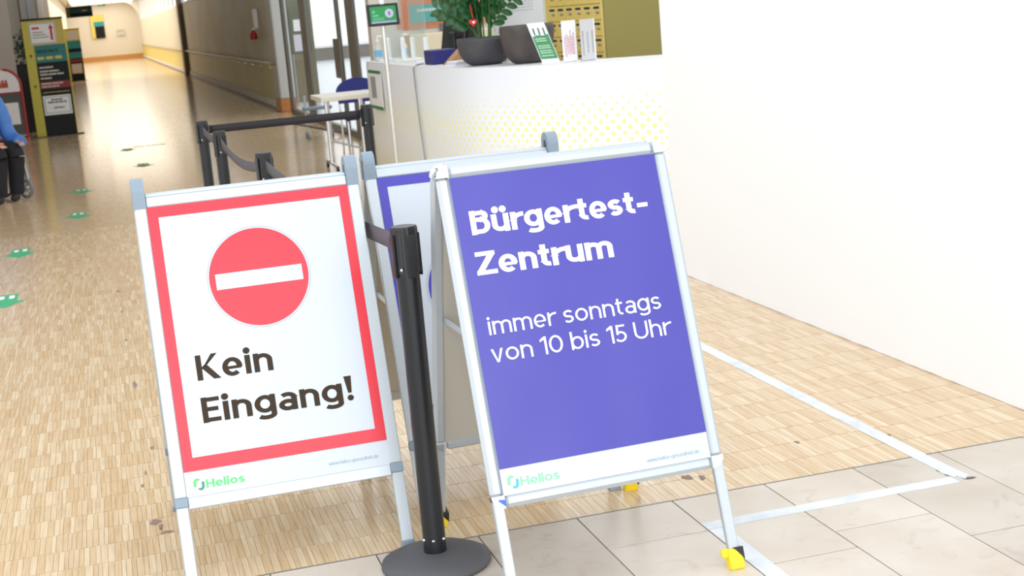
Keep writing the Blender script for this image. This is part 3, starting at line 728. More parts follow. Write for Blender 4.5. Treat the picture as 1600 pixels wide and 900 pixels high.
# cable down the desk front
cab = [(2.62, 12.0, ZD+.004), (2.50, 11.72, ZD+.006), (2.452, 11.62, ZD-.01), (2.450, 11.60, .9), (2.448, 11.55, .6), (2.452, 11.50, .3), (2.454, 11.48, .02)]
tag(MB().tube(cab, .005, 8).build('power_cable', mat('grey_cable', (128, 134, 142), .5)), 'thin grey cable hanging down the front of the reception desk', 'cable')

# pots and plant
M_POT = mat('anthracite_pot', (64, 65, 70), .65, mott=(7, (78, 76, 80))); M_POT2 = mat('dark_brown_pot', (66, 60, 60), .6, mott=(6, (88, 80, 78)))
def bowl(name, x, y, r, h, M_, label):
    root = thing(name, (x, y, ZD+.0005), label, 'pot', 0, 'bowl planters on the desk')
    pr = [(0, 0), (r*.38, 0)] + [(r*(.36+.64*math.sin(R(a))**.78), h*(1-math.cos(R(a)))) for a in range(9, 91, 6)]
    pr += [(r*.97, h+.004), (r*.92, h-.004), (r*.90, h-.03)]
    MB().lathe(pr, n=48).build('bowl', M_, root)
    MB().lathe([(r*.905, h-.028), (r*.5, h-.018), (0, h-.014)], n=36).build('soil', mat('brown_granules', (120, 84, 66), .9, bump=(60, .8, .01)), root)
    return root
b1 = bowl('bowl_planter', 2.815, 10.68, .213, .20, M_POT, 'anthracite bowl planter holding the leafy plant on the desk')
b2 = bowl('bowl_planter', 3.025, 10.26, .200, .270, M_POT2, 'tall dark brown empty bowl planter beside the green flyer')
M_LEAF = mat('glossy_leaf', (26, 74, 36), .35, mott=(4, (44, 104, 48))); M_STEM = mat('green_stem', (66, 108, 56), .5)
leafm = MB(); nl = 7
vs = []
for i in range(nl):
    t = i/(nl-1); w = .021*math.sin(math.pi*min(1, t*.9+.08))**.8*(1 if i < nl-1 else .05); z = -.010*math.sin(math.pi*t)
    vs += [(t*.085, -w, z+.004), (t*.085, 0, z), (t*.085, w, z+.004)]
fs = []
for i in range(nl-1):
    a = 3*i; fs += [(a, a+3, a+4, a+1), (a+1, a+4, a+5, a+2)]
leafm.add(vs, fs, True); leaf_me = bpy.data.meshes.new('leaf'); leaf_me.from_pydata(leafm.v, [], leafm.f); leaf_me.materials.append(M_LEAF)
for p_ in leaf_me.polygons: p_.use_smooth = True
plant = thing('leafy_plant', (2.815, 10.68, ZD+.19), 'dark green potted plant with glossy feathered leaves on the desk', 'plant')
rp_ = random.Random(12)
for k in range(15):
    az = 2*math.pi*k/15 + rp_.uniform(-.2, .2); reach = rp_.uniform(.07, .30); ht = rp_.uniform(.40, .66)*(1-.25*reach/.3)
    if k in (6, 7): reach, ht = .30, .26
    if k in (13,): reach, ht = .30, .30
    base = Vector((.10*math.cos(az)*rp_.uniform(.3, 1), .10*math.sin(az)*rp_.uniform(.3, 1), 0))
    pts = [base + Vector((math.cos(az)*reach*t**1.8, math.sin(az)*reach*t**1.8, ht*t)) for t in [i/8 for i in range(9)]]
    st = MB().tube(pts, [.007-.0045*i/8 for i in range(9)], 7).build('stem', M_STEM, plant)
    for j in range(11):
        t = .30 + .68*j/10; i0 = min(7, int(t*8)); fr_ = t*8-i0; p = pts[i0].lerp(pts[i0+1], fr_); d = (pts[i0+1]-pts[i0]).normalized()
        sd = d.cross(Vector((math.sin(az+.5), -math.cos(az+.5), .2))).normalized(); sgn = 1 if j % 2 else -1
        ax = (sd*sgn + d*.75 + Vector((0, 0, rp_.uniform(-.15, .2)))).normalized(); ay = ax.cross(d).normalized().cross(ax).normalized(); az_ = ax.cross(ay)
        lf = link('leaf', leaf_me, st); sc_ = rp_.uniform(1.1, 1.5)*(1-.25*abs(t-.6))
        mm = Matrix((ax*sc_, ay*sc_, az_*sc_)).transposed().to_4x4(); mm.translation = p; lf.matrix_local = mm
# red heart on a ribbon
hrt = thing('heart_ornament', (2.672, 10.42, 1.33), 'small red fabric heart hanging in front of the plant', 'ornament')
hp_ = []
for i in range(40):
    t = 2*math.pi*i/40; hp_.append((16*math.sin(t)**3, 13*math.cos(t)-5*math.cos(2*t)-2*math.cos(3*t)-math.cos(4*t)))
vs = []; fs = []; lev = [(1.0, 0), (.93, .010), (.7, .017), (.35, .021)]
for sgn in (-1, 1):
    o_ = len(vs)
    for sc_, dp in lev:
        for a, b in hp_: vs.append((a*.00185*sc_, sgn*dp, (b-2)*.00185*sc_+.043))
    for j in range(3):
        for i in range(40):
            q = (o_+j*40+i, o_+j*40+(i+1) % 40, o_+(j+1)*40+(i+1) % 40, o_+(j+1)*40+i); fs.append(q if sgn > 0 else q[::-1])
    fs.append(tuple(o_+120+i for i in range(40)) if sgn > 0 else tuple(o_+159-i for i in range(40)))
MB().add(vs, fs, True).build('heart', mat('heart_red', (222, 44, 54), .8), hrt)
MB().lathe([(0, .004), (.007, .003), (.009, 0)], n=14).build('button', M_PAPER, hrt, (0, -.0205, .042)).rotation_euler = (R(90), 0, 0)
MB().tube([(0, 0, .07), (-.003, .0, .12), (-.008, .01, .16), (-.004, .02, .165)], .004, 6).build('ribbon', mat('ribbon_red', (190, 30, 36), .7), hrt)

# flyers on the counter
fl = thing('flyer_stand', (3.060, 9.90, ZD+.0005), 'green and white flyer leaning in a small stand on the counter', 'flyer', R(-14))
TF = lambda u, v, d: (u + (.13-v)*.32 - .02, v*.20+d, v)
MB().box(-.062, .062, 0, .003, .004, .285, lambda x, y, z: TF(x, z, y)).build('sheet', M_PAPER, fl)
MB().add([TF(-.058, .03, -.001), TF(.058, .03, -.001), TF(.058, .205, -.001), TF(.02, .195, -.001), TF(-.02, .20, -.001), TF(-.058, .19, -.001)], [(0, 1, 2, 3, 4, 5)]).build('green_print', mat('flyer_green', (64, 140, 88), .5), fl)
rd = random.Random(5); mb = MB()
for v in (.17, .155, .12, .105, .085, .07, .05): dashes(mb, lambda u, v_: TF(u, v_, -.0022), -.045, .03 if v > .15 else .04, v, .006, 3, rd)
mb.build('print_lines', mat('pale_print', (196, 224, 204), .6), fl)
mb = MB()
for a in (-.035, 0, .035): mb.add([TF(a-.006, .20, -.0022), TF(a+.006, .20, -.0022), TF(a+.009, .25, -.0022), TF(a-.003, .25, -.0022)], [(0, 1, 2, 3)])
mb.build('figures', mat('grey_green_print', (90, 110, 104), .6), fl)
MB().box(-.066, .066, .0, .075, 0, .006, lambda x, y, z: (x+.02, y, z)).build('foot', M_PAPER, fl)
def paper_stand(x, y, rz, M_, Mp, lab, n):
    r = thing('paper_stand', (x, y, ZD+.0005), lab, 'notice', rz, 'upright paper notices')
    MB().box(-.052, .052, 0, .004, 0, .285).build('sheet', M_, r); MB().box(.050, .056, -.002, .012, 0, .285).build('edge', M_WHITE, r)
    MB().box(-.052, .052, 0, .05, 0, .004).build('foot', M_, r)
    mb = MB(); rr = random.Random(n)
    for i in range(n):      # lettering runs upwards on these sheets
        u = -.035 + .07*i/max(1, n-1); v0 = rr.uniform(.03, .06); v1 = rr.uniform(.17, .22)
        v = v0
        while v < v1:
            w = rr.uniform(.008, .02); mb.add([(u-.003, -.0012, v), (u+.003, -.0012, v), (u+.003, -.0012, v+w), (u-.003, -.0012, v+w)], [(0, 1, 2, 3)]); v += w+.004
    mb.build('print_lines', Mp, r)
paper_stand(3.185, 9.78, R(8), M_PAPER, mat('pink_print', (206, 120, 136), .6), 'white upright notice with pink print beside the green flyer', 7)
paper_stand(3.295, 9.70, R(2), mat('grey_paper', (196, 196, 198), .6), mat('grey_print2', (140, 130, 134), .6), 'grey upright notice on the counter nearest the white wall', 3)

# acrylic shields with white feet, bottles
M_ACR = mat('acrylic', (206, 236, 236), .05, alpha=.22); M_FOOT = mat('white_plastic', (238, 240, 240), .4)
feet = [(2.672, 13.72), (2.718, 13.25), (2.742, 12.93), (2.735, 12.36)]
for i, ((xa, ya), (xb, yb), lab) in enumerate(((feet[0], feet[1], 'clear acrylic counter shield at the far end of the desk, beside the tablet'), (feet[2], feet[3], 'clear acrylic counter shield in front of the computer monitor'))):
    r = thing('acrylic_shield', ((xa+xb)/2, (ya+yb)/2, ZD+.0005), lab, 'shield', 0, 'clear acrylic counter shields')
    cx, cy = (xa+xb)/2, (ya+yb)/2; d = Vector((xb-xa, yb-ya, 0)).normalized(); n_ = Vector((-d.y, d.x, 0))
    hl = math.hypot(xb-xa, yb-ya)/2 + .06
    Tq = lambda x, y, z, d=d, n_=n_: tuple(d*x + n_*y + Vector((0, 0, z)))
    MB().box(-hl, hl, -.003, .003, .03, .95, Tq).build('panel', M_ACR, r)
    for sx in (-hl+.06, hl-.06):
        ft = MB().bbox(sx-.022, sx+.022, -.020, .020, .0, .21, .008, Tq).build('clamp_post', M_FOOT, r)
        MB().bbox(sx-.022, sx+.022, -.10, .16, 0, .014, .004, Tq).build('base_bar', M_FOOT, ft)
for x, y, lab in ((2.60, 13.86, 'clear spray bottle with blue label left of the acrylic shields'), (2.80, 13.62, 'clear pump bottle with blue label behind the acrylic shield')):
    r = thing('bottle', (x, y, ZD+.0005), lab, 'bottle', 0, 'sanitiser bottles on the desk')
    MB().lathe([(0, 0), (.036, 0), (.038, .01), (.038, .12), (.014, .16), (.014, .18), (0, .18)], n=20).build('body', mat('milky_plastic', (226, 230, 228), .3, alpha=.7), r)
    MB().lathe([(.0385, .035), (.0385, .10)], n=20).build('label_band', mat('label_blue', (120, 186, 226), .5), r)
    MB().lathe([(.016, .18), (.016, .195), (.006, .197), (.006, .225), (0, .225)], n=14).build('pump', M_FOOT, r)
    MB().bbox(-.006, .045, -.007, .007, .222, .234, .003).build('nozzle', M_FOOT, r)

# things behind the counter: work table, monitor, folder, papers
wt = thing('work_table', (3.15, 12.2, 0), 'low cream work surface behind the reception counter', 'table')
MB().bbox(-.22, .70, -1.0, 1.6, .88, .92, .006).build('top', mat('cream_top', (226, 216, 190), .5), wt)
for x in (-.18, .64):
    for y in (-.95, 1.5): MB().bbox(x, x+.05, y, y+.05, 0, .88, .004).build('leg', M_WHITE, wt)
mo = thing('computer_monitor', (3.04, 12.45, .9205), 'black computer monitor seen from behind, leaning back', 'monitor', R(-66))
TM = lambda x, y, z: (x, y+(z-.1)*.22, z)
MB().bbox(-.26, .26, -.02, .02, .14, .56, .008, TM).build('housing', mat('monitor_black', (38, 37, 38), .35), mo)
MB().bbox(-.10, .10, -.045, -.02, .24, .46, .008, TM).build('rear_cover', MATS['monitor_black'], mo)
MB().bbox(-.04, .04, -.07, -.03, .0, .36, .008).build('neck', M_BLACK, mo)
MB().bbox(-.13, .13, -.14, .10, 0, .014, .005).build('base', M_BLACK, mo)
MB().box(-.03, .03, -.0475, -.0465, .16, .20, TM).build('sticker', M_PAPER, mo)
fd = tag(MB().bbox(2.60, 2.80, 11.55, 11.85, ZD+.0005, 1.165, .006).build('blue_box', mat('navy_box', (34, 36, 112), .5)), 'navy blue storage box on the counter below the monitor', 'box')
tag(MB().prism([(0, 0), (.34, .0), (.34, .13), (.30, .15)], 0, .22, lambda a, b, h: (2.64+a*.55, 11.22+h*.7, ZD+.0005+b)).build('brown_folder', mat('kraft_brown', (176, 134, 96), .7)), 'brown cardboard folder wedge leaning on the counter behind the pot', 'folder')
ps = thing('paper_stack', (2.70, 11.02, ZD+.0005), 'small stack of printed papers on the counter left of the pots', 'papers', R(20))
for i in range(3): MB().bbox(-.10+.01*i, .10+.008*i, -.07, .07, .012*i, .012*i+.011, .002).build('paper', (M_PAPER, mat('lilac_paper', (208, 208, 226), .6), M_PAPER)[i], ps)
# glass screen with a printed notice standing behind the pots
gs = thing('glass_screen', (3.44, 11.1, ZD-.13), 'glass counter screen with a pale printed notice above the dark pot', 'screen', R(0))
MB().box(-.44, .0, 0, .008, .31, 1.1).build('pane', mat('screen_glass', (200, 214, 206), .1, alpha=.55), gs)
MB().box(-.44, .0, -.002, .010, .305, .318).build('bottom_edge', mat('glass_edge_green', (120, 148, 136), .2), gs)
for x in (-.36, -.06): MB().bbox(x, x+.03, -.02, .03, .0, .33, .004).build('clamp_leg', M_ALU, gs)
MB().box(-.42, -.02, -.004, -.002, .35, .95).build('notice', mat('notice_grey', (208, 208, 208), .6), gs)
mb = MB()
for i in range(7): dashes(mb, lambda u, v: (u, -.0052, v), -.34, -.10, .50+.022*i, .008, 7, rd)
mb.build('print_lines', mat('faint_print', (180, 180, 182), .6), gs)

# mailbox cabinet with olive end
A = Vector((4.232, 12.0)); Bv = Vector((4.054, 13.25)); ang = math.atan2(A.y-Bv.y, A.x-Bv.x)
mc = thing('mailbox_cabinet', (Bv.x, Bv.y, 0), 'yellow mailbox cabinet with small slotted doors behind the desk', 'cabinet', ang)
CW = .18; n_c = 7; full = (A-Bv).length
M_MB = mat('mailbox_yellow', (222, 198, 112), .5); M_OL = mat('olive_panel', (150, 138, 72), .55)
MB().box(0, full, .02, .60, 0, 2.1).build('carcass', M_MB, mc)
MB().bbox(full-.001, full+.03, -.002, 1.6, 0, 2.1, .004).build('end_panel', M_OL, mc)
MB().box(full-.028, full+.001, -.004, .02, 0, 2.1).build('front_edge', mat('edge_yellow', (232, 214, 140), .5), mc)
RP = .1385
for r in range(6):
    z1 = 1.585 - RP*(r-1) - .03
    for c_ in range(n_c):
        x0 = full-.03-CW*(c_+1)*.985; x1 = x0 + CW*.985
        if x0 < 0: continue
        dd = MB().bbox(x0+.002, x1-.002, -.004, .02, z1-RP+.003, z1-.003, .002).build('mailbox_door', M_MB, mc)
        MB().bbox(x0+.04, x1-.03, -.0055, -.003, z1-.043, z1-.023, .0005).build('letter_slot', M_BLACK, dd)
        MB().box(x0+.05, x0+.11, -.006, -.004, z1-.066, z1-.053).build('name_plate', mat('pale_blue_plate', (178, 200, 204), .5), dd)
        MB().bbox(x0+.085, x1-.035, -.007, -.004, z1-.085, z1-.067, .001).build('lock_plate', mat('bronze_plate', (170, 140, 84), .4, .3), dd)

# posters on the wall behind the desk
def panel_on_wall(name, lab, x0, x1, z0, z1, M_, cat='poster', y=16.285):
    return tag(MB().box(x0, x1, y, 16.2995, z0, z1).build(name, M_), lab, cat)
pz = thing('wall_poster', (3.9, 16.28, 1.25), 'large wall poster with orange, teal and green picture fields behind the monitor', 'poster')
MB().box(-.55, .75, 0, .018, .03, .9).build('picture', mat('orange_brown_picture', (176, 112, 82), .6, mott=(3, (206, 146, 112))), pz)
MB().box(-.45, -.06, -.004, 0, .10, .295).build('teal_field', mat('teal_print', (86, 158, 158), .6), pz)
MB().box(-.06, .40, -.004, 0, .07, .25).build('green_field', mat('green_print', (106, 166, 56), .6), pz)
MB().box(-.12, .30, -.003, 0, -.01, .07).build('grey_photo', mat('grey_photo', (120, 112, 122), .6, mott=(18, (70, 64, 74))), pz)
mb = MB(); dashes(mb, lambda u, v: (u, -.006, v), -.36, -.14, .22, .03, 4, rd); mb.build('headline', mat('pale_headline', (190, 206, 190), .6), pz)
ld = tag(MB().bbox(3.35, 5.0, 15.9, 16.295, 0, 1.23, .01).build('wall_cupboard', mat('cream_cupboard', (222, 212, 186), .55)), 'long cream low cupboard along the wall under the poster', 'cupboard')
pn = panel_on_wall('orange_notice', 'small orange notice on the wall behind the acrylic shields', 3.30, 3.42, 1.30, 1.42, mat('orange_notice', (208, 104, 66), .6), 'notice')

# ------------------------------------------------------------------ tablet on a pole
tb = thing('tablet_stand', (2.218, 11.5, 0), 'tablet screen with green display on a tall silver pole before the desk', 'tablet stand')
MB().lathe([(0, 0), (.17, 0), (.17, .008), (.02, .014), (0, .014)], n=36).build('base_plate', M_ALU, tb)
MB().lathe([(.0165, .012), (.0165, 1.46)], n=20).build('pole', mat('steel_pole', (214, 212, 206), .25, .7), tb)
TT = lambda x, y, z: (x, y + (z-1.48)*.15, z)
hs = MB().bbox(-.125, .125, -.045, -.02, 1.395, 1.565, .005, TT).build('tablet', mat('tablet_black', (16, 16, 20), .3), tb)
MB().box(-.103, .103, -.0465, -.0455, 1.415, 1.545, TT).build('display', mat('display_green', (30, 126, 66), .4, emit=.25), hs)
sc2 = MB().add([TT(.048+.034*math.cos(2*math.pi*k/28), -.0475, 1.488+.034*math.sin(2*math.pi*k/28)) for k in range(28)], [tuple(range(28))]).build('round_icon', mat('icon_lilac', (196, 190, 226), .5), hs)
MB().add([TT(.048+.010*math.cos(2*math.pi*k/20), -.0485, 1.488+.018*math.sin(2*math.pi*k/20)) for k in range(20)], [tuple(range(20))]).build('icon_mark', mat('icon_grey', (120, 120, 160), .5), hs)
MB().box(-.10, .10, -.0480, -.0470, 1.418, 1.430, TT).build('status_bar', mat('bar_lilac', (168, 170, 214), .5), hs)
mb = MB(); TD = lambda u, v: TT(u, -.0475, v)
mb.add([TD(-.075+.011*math.cos(2*math.pi*k/12), 1.505+.011*math.sin(2*math.pi*k/12)) for k in range(12)], [tuple(range(12))])
dashes(mb, TD, -.085, -.035, 1.470, .012, 1, rd)
for i in range(2): dashes(mb, TD, -.085, .005, 1.452-.012*i, .006, 5, rd)
mb.build('display_print', mat('display_print', (110, 190, 150), .5), hs)
MB().bbox(-.018, .018, -.05, -.01, 1.560, 1.61, .006, TT).build('camera_knob', M_FOOT, tb)

# ------------------------------------------------------------------ folding table and chairs by the glass door
tt = thing('side_table', (2.33, 14.4, 0), 'small white folding table on castors behind the barrier', 'table')
MB().bbox(-.30, .30, -.36, .36, .70, .745, .006).build('top', mat('table_cream', (226, 222, 210), .45), tt)
MB().tube([(.14, .0, .06), (.14, 0, .70)], .022, 14).build('leg', M_CHROME, tt)
MB().tube([(-.20, .0, .06), (-.20, 0, .70)], .022, 14).build('leg', M_CHROME, tt)
for x in (-.20, .14):
    ft = MB().tube([(x, -.32, .065), (x, .32, .065)], .016, 10).build('foot_bar', M_CHROME, tt)
    for y in (-.32, .32): MB().tube([(x-.012, y, .034), (x+.012, y, .034)], .033, 16).build('castor', M_BLACK, ft)
MB().tube([(-.2, 0, .30), (.14, 0, .18)], .01, 8).build('brace', M_ALU, tt)
def chair(x, y, rz, lab):
    r = thing('visitor_chair', (x, y, 0), lab, 'chair', rz, 'blue chairs by the glass door'); Mu = mat('navy_upholstery', (34, 44, 116), .8)
    MB().bbox(-.23, .23, -.22, .24, .42, .48, .02).build('seat', Mu, r)
    poly = [(-.22, .58), (.22, .58), (.235, .70)] + [(.235*math.cos(R(a)), .70+.14*math.sin(R(a))) for a in range(10, 171, 16)] + [(-.235, .70)]
    MB().prism(poly, .20, .235, lambda a, b, h: (a, h+(b-.6)*.2, b)).build('backrest', Mu, r)
    for sx in (-.21, .21):
        MB().tube([(sx, -.22, .0), (sx, -.20, .41)], .011, 8).build('leg', M_CHROME, r)
        MB().tube([(sx, .28, .0), (sx, .22, .42), (sx, .24, .66)], .011, 8).build('leg', M_CHROME, r)
    return r
chair(2.66, 15.35, R(0), 'navy blue visitor chair directly behind the small white table')
# trolley with bottles standing in the bright doorway
rl = thing('equipment_trolley', (2.62, 18.6, 0), 'slim grey metal equipment trolley standing in the bright doorway', 'trolley')
MB().tube([(-.14, 0, .07), (-.14, 0, .55)], .014, 8).build('post', M_ALU, rl); MB().tube([(.16, 0, .07), (.16, 0, .55)], .014, 8).build('post', M_ALU, rl)
MB().tube([(-.34, -.0, .22), (.36, .0, .02)], .016, 8).build('brace', mat('dark_steel', (110, 104, 96), .4, .5), rl)
for x in (-.14, .16):
    for y in (-.12, .12): MB().tube([(x-.012, y, .04), (x+.012, y, .04)], .04, 14).build('castor', M_GREY, rl)
    MB().tube([(x, -.12, .075), (x, .12, .075)], .012, 8).build('foot_bar', M_ALU, rl)
MB().bbox(-.17, .19, -.10, .10, .36, .40, .01).build('tray', M_GREY, rl)

# ------------------------------------------------------------------ corridor fittings
hr = thing('handrail', (XC-.06, 25.3, .80), 'long pale handrail along the right corridor wall', 'handrail')
MB().tube([(0, 0, 0), (0, 24.0, 0)], .024, 10).build('rail', mat('pale_wood_rail', (214, 204, 188), .45), hr)
MB().tube([(0, -.6, 0), (0, 0, 0)], .024, 10).build('wood_end', M_WOODB, hr)
for k in range(17): MB().tube([(.058, .4+1.45*k, -.075), (0, .4+1.45*k, -.075), (0, .4+1.45*k, -.02)], .011, 6).build('bracket', M_CHROME, hr)
hr2 = thing('handrail', (XC-.06, 50.2, .78), 'dark handrail on the bright far stretch of the corridor wall', 'handrail')
MB().tube([(0, 0, 0), (0, 43, 0)], .024, 8).build('rail', mat('dark_rail', (150, 136, 112), .5), hr2)
fx_ = thing('fire_extinguisher', (XC-.09, 27.4, 1.20), 'red fire extinguisher with white sign plate on the corridor wall', 'fire extinguisher')
MB().lathe([(0, 0), (.06, .005), (.065, .03), (.065, .10), (.03, .15), (.02, .16), (.02, .18), (0, .18)], n=18).build('cylinder', mat('extinguisher_red', (170, 30, 36), .4), fx_)
MB().bbox(-.02, .03, -.05, .05, .18, .21, .004).build('valve', M_WHITE, fx_)
MB().bbox(.03, .088, -.16, .16, .21, .55, .004).build('sign_plate', mat('sign_white', (240, 242, 244), .4), fx_)

# info pillars
def pillar(x, y, w, h, lab, full, rz=0):
    r = thing('info_pillar', (x, y, 0), lab, 'sign pillar', rz, 'information pillars in the corridor')
    Y_ = mat('pillar_yellow', (196, 188, 74), .5); D_ = mat('pillar_dark', (16, 18, 23), .5, spec=.25); Te = mat('pillar_teal', (28, 118, 118), .5); Rd = mat('pillar_red', (134, 28, 34), .5)
    MB().bbox(0, w*.235, 0, .12, .01, h-.03, .004).build('yellow_side', Y_, r)
    MB().bbox(w*.235, w, 0, .12, .01, h-.42*h/1.85, .004).build('dark_body', D_, r)
    hz = h-.42*h/1.85
    MB().bbox(w*.235, w, 0, .12, hz, h-.03, .004).build('yellow_head', mat('pillar_sand', (198, 178, 86), .5), r)
    MB().bbox(-.006, w+.006, -.006, .126, h-.03, h, .004).build('cap', D_, r)
    MB().bbox(-.06, w+.10, -.06, .20, 0, .012, .003).build('floor_plate', mat('pillar_plate', (70, 68, 66), .4, .5), r)
    bx0 = w*.235
    MB().box(bx0, w, -.003, 0, hz-.27, hz).build('teal_band', Te, r)
    rr = random.Random(int(y)); TP = lambda u, v: (u, -.0045, v); TP3 = lambda u, v, d=.0022: (u, -.0052+d-.0022, v)
    Wt = mat('pillar_print', (196, 192, 186), .6)
    if full:
        nt_ = MB().box(w*.17, w*.80, -.006, 0, hz+.02, h-.07).build('notice', M_PAPER, r)
        bd = MB()
        for (a, b, c, d) in ((.18, .79, hz+.03, hz+.038), (.18, .79, h-.088, h-.080)): bd.add([(w*a, -.0075, c), (w*b, -.0075, c), (w*b, -.0075, d), (w*a, -.0075, d)], [(0, 1, 2, 3)])
        for (a, b) in ((.18, .19), (.78, .79)): bd.add([(w*a, -.0075, hz+.03), (w*b, -.0075, hz+.03), (w*b, -.0075, h-.08), (w*a, -.0075, h-.08)], [(0, 1, 2, 3)])
        bd.build('notice_border', mat('slate_border', (70, 90, 100), .6), nt_)
        ar = MB(); cx = w*.70; z0 = hz+.07; z1 = h-.10
        ar.add([(cx-.018, -.008, z0), (cx+.018, -.008, z0), (cx+.018, -.008, z1-.07), (cx+.038, -.008, z1-.07), (cx, -.008, z1), (cx-.038, -.008, z1-.07), (cx-.018, -.008, z1-.07)], [tuple(range(7))])
        ar.build('red_arrow', mat('arrow_red', (198, 36, 50), .5), nt_)
        mb = MB(); dashes(mb, lambda u, v: (u, -.0078, v), w*.24, w*.42, h-.17, .035, 2, rr); mb.build('headline', mat('arrow_red', (198, 36, 50), .5), nt_)
        mb = MB()
        for i in range(3): dashes(mb, lambda u, v: (u, -.0078, v), w*.24, w*(.5+.07*i), h-.225-.04*i, .014, 5, rr)
        mb.build('print_lines', mat('grey_ink', (110, 108, 112), .6), nt_)
        text_mb('INFOPUNKTE', bx0+.03, w*.52, hz-.12, .05, .2, TP3).build('lettering', mat('pillar_dark', (16, 18, 23), .5, spec=.25), r)
        for i in range(3):
            cx = bx0+.075+.135*i; mm = MB()
            mm.add([(cx+.032+.024*math.cos(R(a)), -.0045, hz-.20+.024*math.sin(R(a))) for a in range(-90, 91, 18)] + [(cx-.032-.024*math.cos(R(a)), -.0045, hz-.20+.024*math.sin(R(a))) for a in range(90, -91, -18)], [tuple(range(22))])
            mm.build('number_badge', mat('badge_yellow', (206, 192, 96), .5), r)
        mb = MB()
        for v, k in ((hz-.36, .5), (hz-.42, .7), (hz-.47, .85), (hz-.53, .4)): dashes(mb, TP, bx0+.03, bx0+.03+(w-bx0-.05)*k, v, .026, 2, rr)
        for v, k in ((hz-.83, .8), (hz-.90, .35), (hz-.96, .35)): dashes(mb, TP, bx0+.03, bx0+.03+(w-bx0-.05)*k, v, .026, 2, rr)
        mb.build('print_lines', Wt, r)
        rb = MB().box(bx0, w, -.003, 0, hz-.68, hz-.57).build('red_band', Rd, r)
        mb = MB(); dashes(mb, TP, bx0+.03, bx0+.36, hz-.615, .026, 2, rr); dashes(mb, TP, bx0+.03, bx0+.30, hz-.66, .024, 3, rr); mb.build('print_lines', Wt, rb)
        MB().box(bx0+.03, w-.03, -.003, 0, hz-.745, hz-.735).build('divider', mat('pillar_sand', (198, 178, 86), .5), r)
        n2 = MB().box(bx0+.02, w-.03, -.006, 0, .34, .645).build('notice', M_PAPER, r)
        bd = MB(); a0, a1 = bx0+.04, w-.05
        for (u0, u1, v0, v1) in ((a0, a1, .37, .377), (a0, a1, .615, .622), (a0, a0+.008, .37, .62), (a1-.008, a1, .37, .62)): bd.add([(u0, -.0075, v0), (u1, -.0075, v0), (u1, -.0075, v1), (u0, -.0075, v1)], [(0, 1, 2, 3)])
        bd.build('notice_border', mat('teal_border', (60, 110, 104), .6), n2)
        mb = MB(); TN = lambda u, v: (u, -.0078, v)
        dashes(mb, TN, bx0+.14, w-.16, .565, .026, 2, rr); dashes(mb, TN, bx0+.09, w-.10, .525, .026, 3, rr); dashes(mb, TN, bx0+.17, w-.14, .44, .022, 2, rr); mb.build('print_lines', mat('grey_ink', (110, 108, 112), .6), n2)
        for z, u0 in ((1.28, .05), (.80, .05)):
            MB().add([(u0, -.001, z), (u0+.03, -.001, z+.03), (u0+.055, -.001, z), (u0+.035, -.001, z), (u0+.035, -.001, z-.03), (u0+.025, -.001, z-.03), (u0+.025, -.001, z)], [tuple(range(7))]).build('small_arrow', mat('pillar_dark', (16, 18, 23), .5, spec=.25), r)
    else:
        MB().box(bx0+.03, w-.08, -.006, 0, hz+.04, h-.10).build('notice', mat('grey_notice', (186, 176, 168), .6), r)
        MB().box(bx0, w, -.003, 0, hz-.62, hz-.40).build('teal_band', Te, r); MB().box(bx0, w, -.003, 0, hz-.75, hz-.66).build('red_band', Rd, r)
        MB().box(bx0+.04, w-.06, -.006, 0, .28, .62).build('notice', mat('grey_notice', (186, 176, 168), .6), r)
    return r
pillar(-1.035, 24.4, .62, 1.86, 'tall yellow and dark information pillar with red arrow notice at the corridor left', True)
pillar(-1.00, 54.5, .60, 1.85, 'smaller-looking distant information pillar standing behind the tall one', False)
hg = thing('hanging_sign', (-.62, 45.0, 2.10), 'dark teal direction sign hanging from the corridor ceiling', 'sign')
MB().bbox(0, .74, 0, .05, .0, .30, .005).build('board', mat('pillar_dark', (16, 18, 23), .5, spec=.25), hg)
MB().box(.10, .74, -.004, 0, .12, .24).build('teal_band', mat('sign_teal', (22, 84, 90), .5), hg); MB().box(0, .10, -.004, 0, -.0, .30).build('yellow_edge', mat('sign_olive', (132, 122, 52), .5), hg)
MB().box(.45, .60, -.007, -.004, .16, .20).build('badge', mat('badge_yellow', (206, 192, 96), .5), hg)
for x in (.08, .66): MB().tube([(x, .025, .30), (x, .025, 1.40)], .008, 6).build('rod', M_GREY, hg)
wp = thing('wall_poster', (.05, 93.9, 1.38), 'yellow, teal and dark wall poster on the far corridor wall', 'poster')
MB().box(0, .78, -.02, .03, 0, 1.42).build('board', mat('poster_yellow', (232, 214, 110), .5), wp)
MB().box(.22, .78, -.03, -.02, 0, .72).build('dark_field', mat('pillar_dark', (16, 18, 23), .5, spec=.25), wp); MB().box(.18, .78, -.032, -.02, .72, 1.0).build('teal_field', mat('teal_bright', (40, 156, 160), .5), wp)
ws = thing('wall_notice', (1.50, 93.9, 1.45), 'small grey notice on the far corridor wall', 'notice')
MB().box(0, .5, 0, .03, 0, .36).build('sheet', mat('notice_pale', (214, 212, 206), .6), ws); MB().box(.03, .44, -.006, 0, .24, .31).build('print_line', mat('notice_line', (176, 182, 180), .6), ws)
es = thing('exit_sign', (.62, 93.85, 3.3), 'small green exit sign high on the far corridor wall', 'sign')
MB().bbox(0, .42, 0, .08, 0, .16, .01).build('box', mat('exit_green', (70, 176, 130), .4), es); MB().box(.06, .30, -.006, 0, .05, .11).build('symbol', M_PAPER, es)

